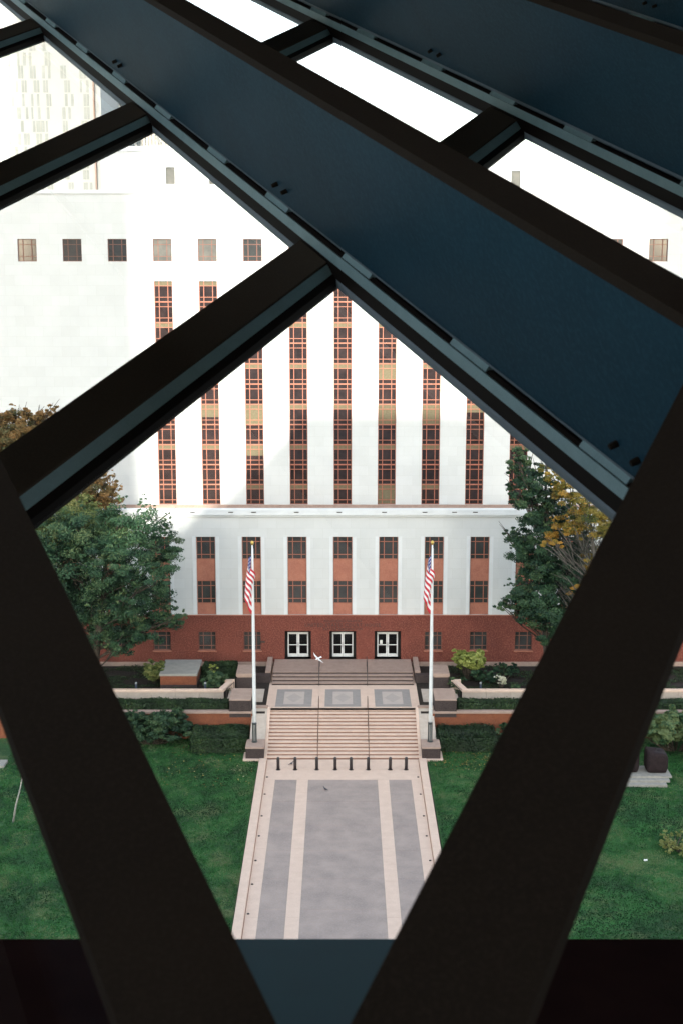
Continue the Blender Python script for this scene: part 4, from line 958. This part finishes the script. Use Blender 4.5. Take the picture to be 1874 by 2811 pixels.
for k, fl in DEEP.items():
    if fl is None: fl = ((.0708 + .774 * k) / .6, (.149 + .774 * k) / .6)
    sp_ = span(VA, PA, (.97 + .774 * (k - 1)) * H0)
    if sp_[1] - sp_[0] < .5: continue
    g_ = .774 * (k - 1)
    def S_(r, t): s_, tt = sq(r, t); return (s_ + g_ * H0, tt)
    f0, f1 = fl[0] * .6 * H0, fl[1] * .6 * H0; tf = .4 * H0
    fc = (f0 + f1) / 2
    bo = bar('beam', 'blue_web', VA, PA, [S_(1.037, .065), (fc - .012, tf - .03), (fc + .012, tf - .03), (S_(1.037, .065)[0] + .03, .065 * H0 - .02)], sp_, LT)
    bar('flange', 'bronze_face', VA, PA, [(f0, tf - .028), (f0 + .004, tf), (f1 - .004, tf), (f1, tf - .028)], sp_, bo)
    a, b_, c, d, e = S_(.962, 0), S_(.989, .03), S_(1.013, .05), S_(1.032, .055), S_(1.037, .066)
    bk_ = lambda p, q=.05: (p[0] + q, p[1] - q * .6)
    bar('lip', 'black_channel', VA, PA, [a, b_, (b_[0] + .04, b_[1] - .02), (a[0] + .04, -.03)], sp_, bo)
    bar('seal', 'seal_grey', VA, PA, [(a[0] - .005, -.004), (a[0] - .001, .003), (a[0] - .001, -.03), (a[0] - .005, -.03)], sp_, bo)
    bar('cover_strip', 'teal_strip', VA, PA, [b_, c, bk_(c), bk_(b_)], sp_, bo)
    bar('channel', 'black_channel', VA, PA, [(c[0] + .001, c[1] - .012), (d[0], d[1] - .012), bk_(d), bk_(c)], sp_, bo)
    bar('web_edge', 'seal_grey', VA, PA, [d, e, bk_(e), bk_(d)], sp_, bo)
    # clips and bolts along the beam
    n_ = int((sp_[1] - sp_[0]) / .86)
    for i in range(n_):
        t0 = sp_[0] + .2 + i * .86 + random.uniform(-.08, .08) + (.11 * k % .4)
        if t0 + .3 > sp_[1]: break
        bar('clip', 'teal_strip', VA, PA, [(c[0] + .012, c[1] - .004), (d[0] - .001, d[1] + .004), bk_(d, .02), bk_(c, .02)], (t0, t0 + .26), bo)
        wdir = (Vector((fc - S_(1.037, .065)[0], tf - .065 * H0))).normalized()
        for j in ((0, 1) if i % 3 == 0 else ()):
            s_, t_ = S_(1.037, .065); s_ += wdir.x * .09 - .012; t_ += wdir.y * .09
            c0 = CAM - NN * H0 + PA * s_ + NN * t_ + VA * (t0 - .08 + j * .11); nrm = (-PA * wdir.y + NN * wdir.x)
            bm_ = MB(); bm_.tube([c0 - nrm * .01, c0 + nrm * .006, c0 + nrm * .018], [.011, .011, .009], 6); bm_.build('bolt', 'bronze_face', bo)
for k in (-3, -2, -1, 1, 2, 3, 4, 5, 6):      # bar 0 is carried by the crossing beam below
    g_ = PITB * (k - 1); e_ = .022
    def S2(r, t): s_, tt = r * (1 - t) * H0, t * H0; return (s_, tt)
    a = (1.15 * H0 + g_ * H0, 0); f0 = 1.208 * (1 - e_) * H0 + g_ * H0; f1 = 1.315 * (1 - e_) * H0 + g_ * H0; tf = e_ * H0
    sp_ = span(VB, PB, f0)
    if sp_[1] - sp_[0] < .5: continue
    bo = bar('glazing_bar', 'bar_face', VB, PB, [(f0, tf - .004), (f0 + .004, tf), (f1 - .004, tf), (f1, tf - .004), (f1, -.05), (f0, -.05)], sp_, LT)
    l0, l1 = a[0], a[0] + (f0 - a[0]) * .46
    bar('lip', 'black_channel', VB, PB, [(l0, 0), (l1, .012), (l1, -.04), (l0, -.04)], sp_, bo)
    bar('cover_strip', 'teal_strip' if k > 0 else 'bar_face', VB, PB, [(l1 + .0005, .012), (f0 - .0005, tf - .008), (f0 - .0005, -.03), (l1 + .0005, -.03)], sp_, bo)  # lower bars get a darker strip colour that stands in for shade
    bar('seal', 'seal_grey', VB, PB, [(f1 + .001, -.002), (f1 + .012, -.006), (f1 + .012, -.03), (f1 + .001, -.03)], sp_, bo)
# the crossing beam that rises to the right in front of the others
def on_level(x, y, t):
    r = ray(x, y); return r * ((H0 - t) / -(r.dot(NN)))
tr_ = .425 * H0
e0, e1 = on_level(917 * k_, 2120 * k_, tr_), on_level(1410 * k_, 1175 * k_, tr_); VR = (e1 - e0).normalized(); PR = NN.cross(VR)
lv = lambda v: v - NN * v.dot(NN)
f1 = lv(e0).dot(PR); f0 = lv(on_level(1300 * k_, 2135 * k_, tr_)).dot(PR)
if f1 < 0: PR = -PR; f1, f0 = -f1, -f0
sp_ = span(VR, PR, f1, v0=.35); fc = (f0 + f1) / 2
bo = bar('beam', 'bronze_face', VR, PR, [(fc - .012, tr_ - .03), (fc + .012, tr_ - .03), (.30 * H0, .06 * H0), (.265 * H0, .06 * H0)], sp_, LT)
bar('flange', 'bronze_face', VR, PR, [(f0, tr_ - .028), (f0 + .004, tr_), (f1 - .004, tr_), (f1, tr_ - .028)], sp_, bo)
# glass panes: one diamond between each pair of bars
sa = [(.965 + .774 * (k - 1)) * H0 for k in range(-3, 7)]; sb_ = [(1.2 + PITB * (k - 1)) * H0 for k in range(-3, 7)]
cs_ = VA.dot(VB)
def node(s1, s2):
    """point of the glass plane with PA.p = s1 and PB.p = s2"""
    m_ = Matrix(((PA.dot(UM), PA.dot(VM)), (PB.dot(UM), PB.dot(VM)))).inverted() @ Vector((s1, s2))
    return m_
for i in range(len(sa) - 1):
    for j in range(len(sb_) - 1):
        q = [node(sa[i], sb_[j]), node(sa[i + 1], sb_[j]), node(sa[i + 1], sb_[j + 1]), node(sa[i], sb_[j + 1])]
        mu = sum((p for p in q), Vector((0, 0))) / 4
        if abs(mu.x) > 4.6 or mu.y < 1.0 or mu.y > 14.8: continue
        base = CAM - NN * (H0 + .014)
        P = [base + UM * (mu.x + (p.x - mu.x) * .999) + VM * (mu.y + (p.y - mu.y) * .999) for p in q]
        MB().add(P, [(0, 1, 2, 3)]).build('pane', 'pane_clear', LT)

# sill ledge outside the glass, and the library's body
zl = HC - 1.70
o = thing('window_ledge', 'blue painted steel ledge below the diamond window with dark panels either side', 'ledge', (0, 3, zl))
for x0, x1, m in ((-5.2, -.46, 'ledge_dark'), (-.458, .358, 'ledge_blue'), (.36, 5.2, 'ledge_dark')):
    p = MB().box(x0, x1, 1.05, 3.27 + 0, zl - .5, zl).build('panel', m, o); p.location = -o.location
LB = thing('library', 'dark reading room of the library building around the window', 'building', (0, -10, 0))
def lp(mb, name, m): q = mb.build(name, m, LB); q.location = -LB.location; return q
zc = HC + 3.35
lp(MB().box(-5.6, 5.6, -9, 1.0, HC - 2.6, HC - 1.72), 'floor', 'room_dark')
lp(MB().box(-5.6, 5.6, -9.3, -9, HC - 2.6, zc), 'back_wall', 'room_dark')
for x0, x1 in ((-5.9, -5.6), (5.6, 5.9)):
    lp(MB().box(x0, x1, -9.3, 15.2, HC - 2.6, HC + .2), 'side_wall', 'room_dark')
    for y in (-9.1, -5, -1, 3, 7, 11, 15.0): lp(MB().box(x0 + .05, x1 - .05, y - .1, y + .1, HC + .2, zc), 'side_post', 'bronze_face')
    for y in (-9, -5, -1, 3, 7, 11): lp(MB().add([((x0 + x1) / 2, y + .1, HC + .2), ((x0 + x1) / 2, y + 3.9, HC + .2), ((x0 + x1) / 2, y + 3.9, zc), ((x0 + x1) / 2, y + .1, zc)], [(0, 1, 2, 3)]), 'side_pane', 'pane_clear')
lp(MB().box(-5.9, 5.9, -9.3, 15.4, zc, zc + .4), 'ceiling', 'room_dark')
lp(MB().box(-26, 60, -40, 1.0, -.3, HC - 2.62), 'lower_block', 'library_skin')
lp(MB().box(-26, 60, -40, -9.4, HC - 2.6, HC + 4.2), 'upper_block', 'library_skin')
# unseen tower added behind the library, outline shaped to throw the facade's shadow edge
YT = -60.0; ZT = 25.2 + math.tan(SUN_EL) * (YU - YT)
OT = thing('shadow_tower', 'unseen tower added behind the library, its sloping left shoulder shaped for the shadow', 'tower', (20, YT, 0))
up = MB(); up.prism([Vector((44, YT, -.3)), Vector((44, YT, ZT)), Vector((-3.47, YT, ZT)), Vector((-3.47 - (ZT - 40) * .94, YT, 40)), Vector((-3.47 - (ZT - 40) * .94, YT, -.3))], (0, -34, 0))
q = up.build('tower_body', 'library_skin', OT); q.location = -OT.location
for x0, x1, zt, nm, lab in ((-78, -19.0, 250, 'skyscraper', 'very tall skyscraper behind and left of the library'), (29.0, 70, 190, 'skyscraper', 'tall skyscraper behind and right of the library')):
    sk = thing(nm, lab, 'tower', ((x0 + x1) / 2, -110, 0)); q = MB().box(x0, x1, -150, -96, -.3, zt).build('tower_body', 'library_skin', sk); q.location = -sk.location
    q = MB().box(x0 + 6, x1 - 6, -140, -106, zt, zt + 6).build('roof_plant', 'concrete_dark_grey', sk); q.location = -sk.location
print('objects', len(bpy.data.objects))
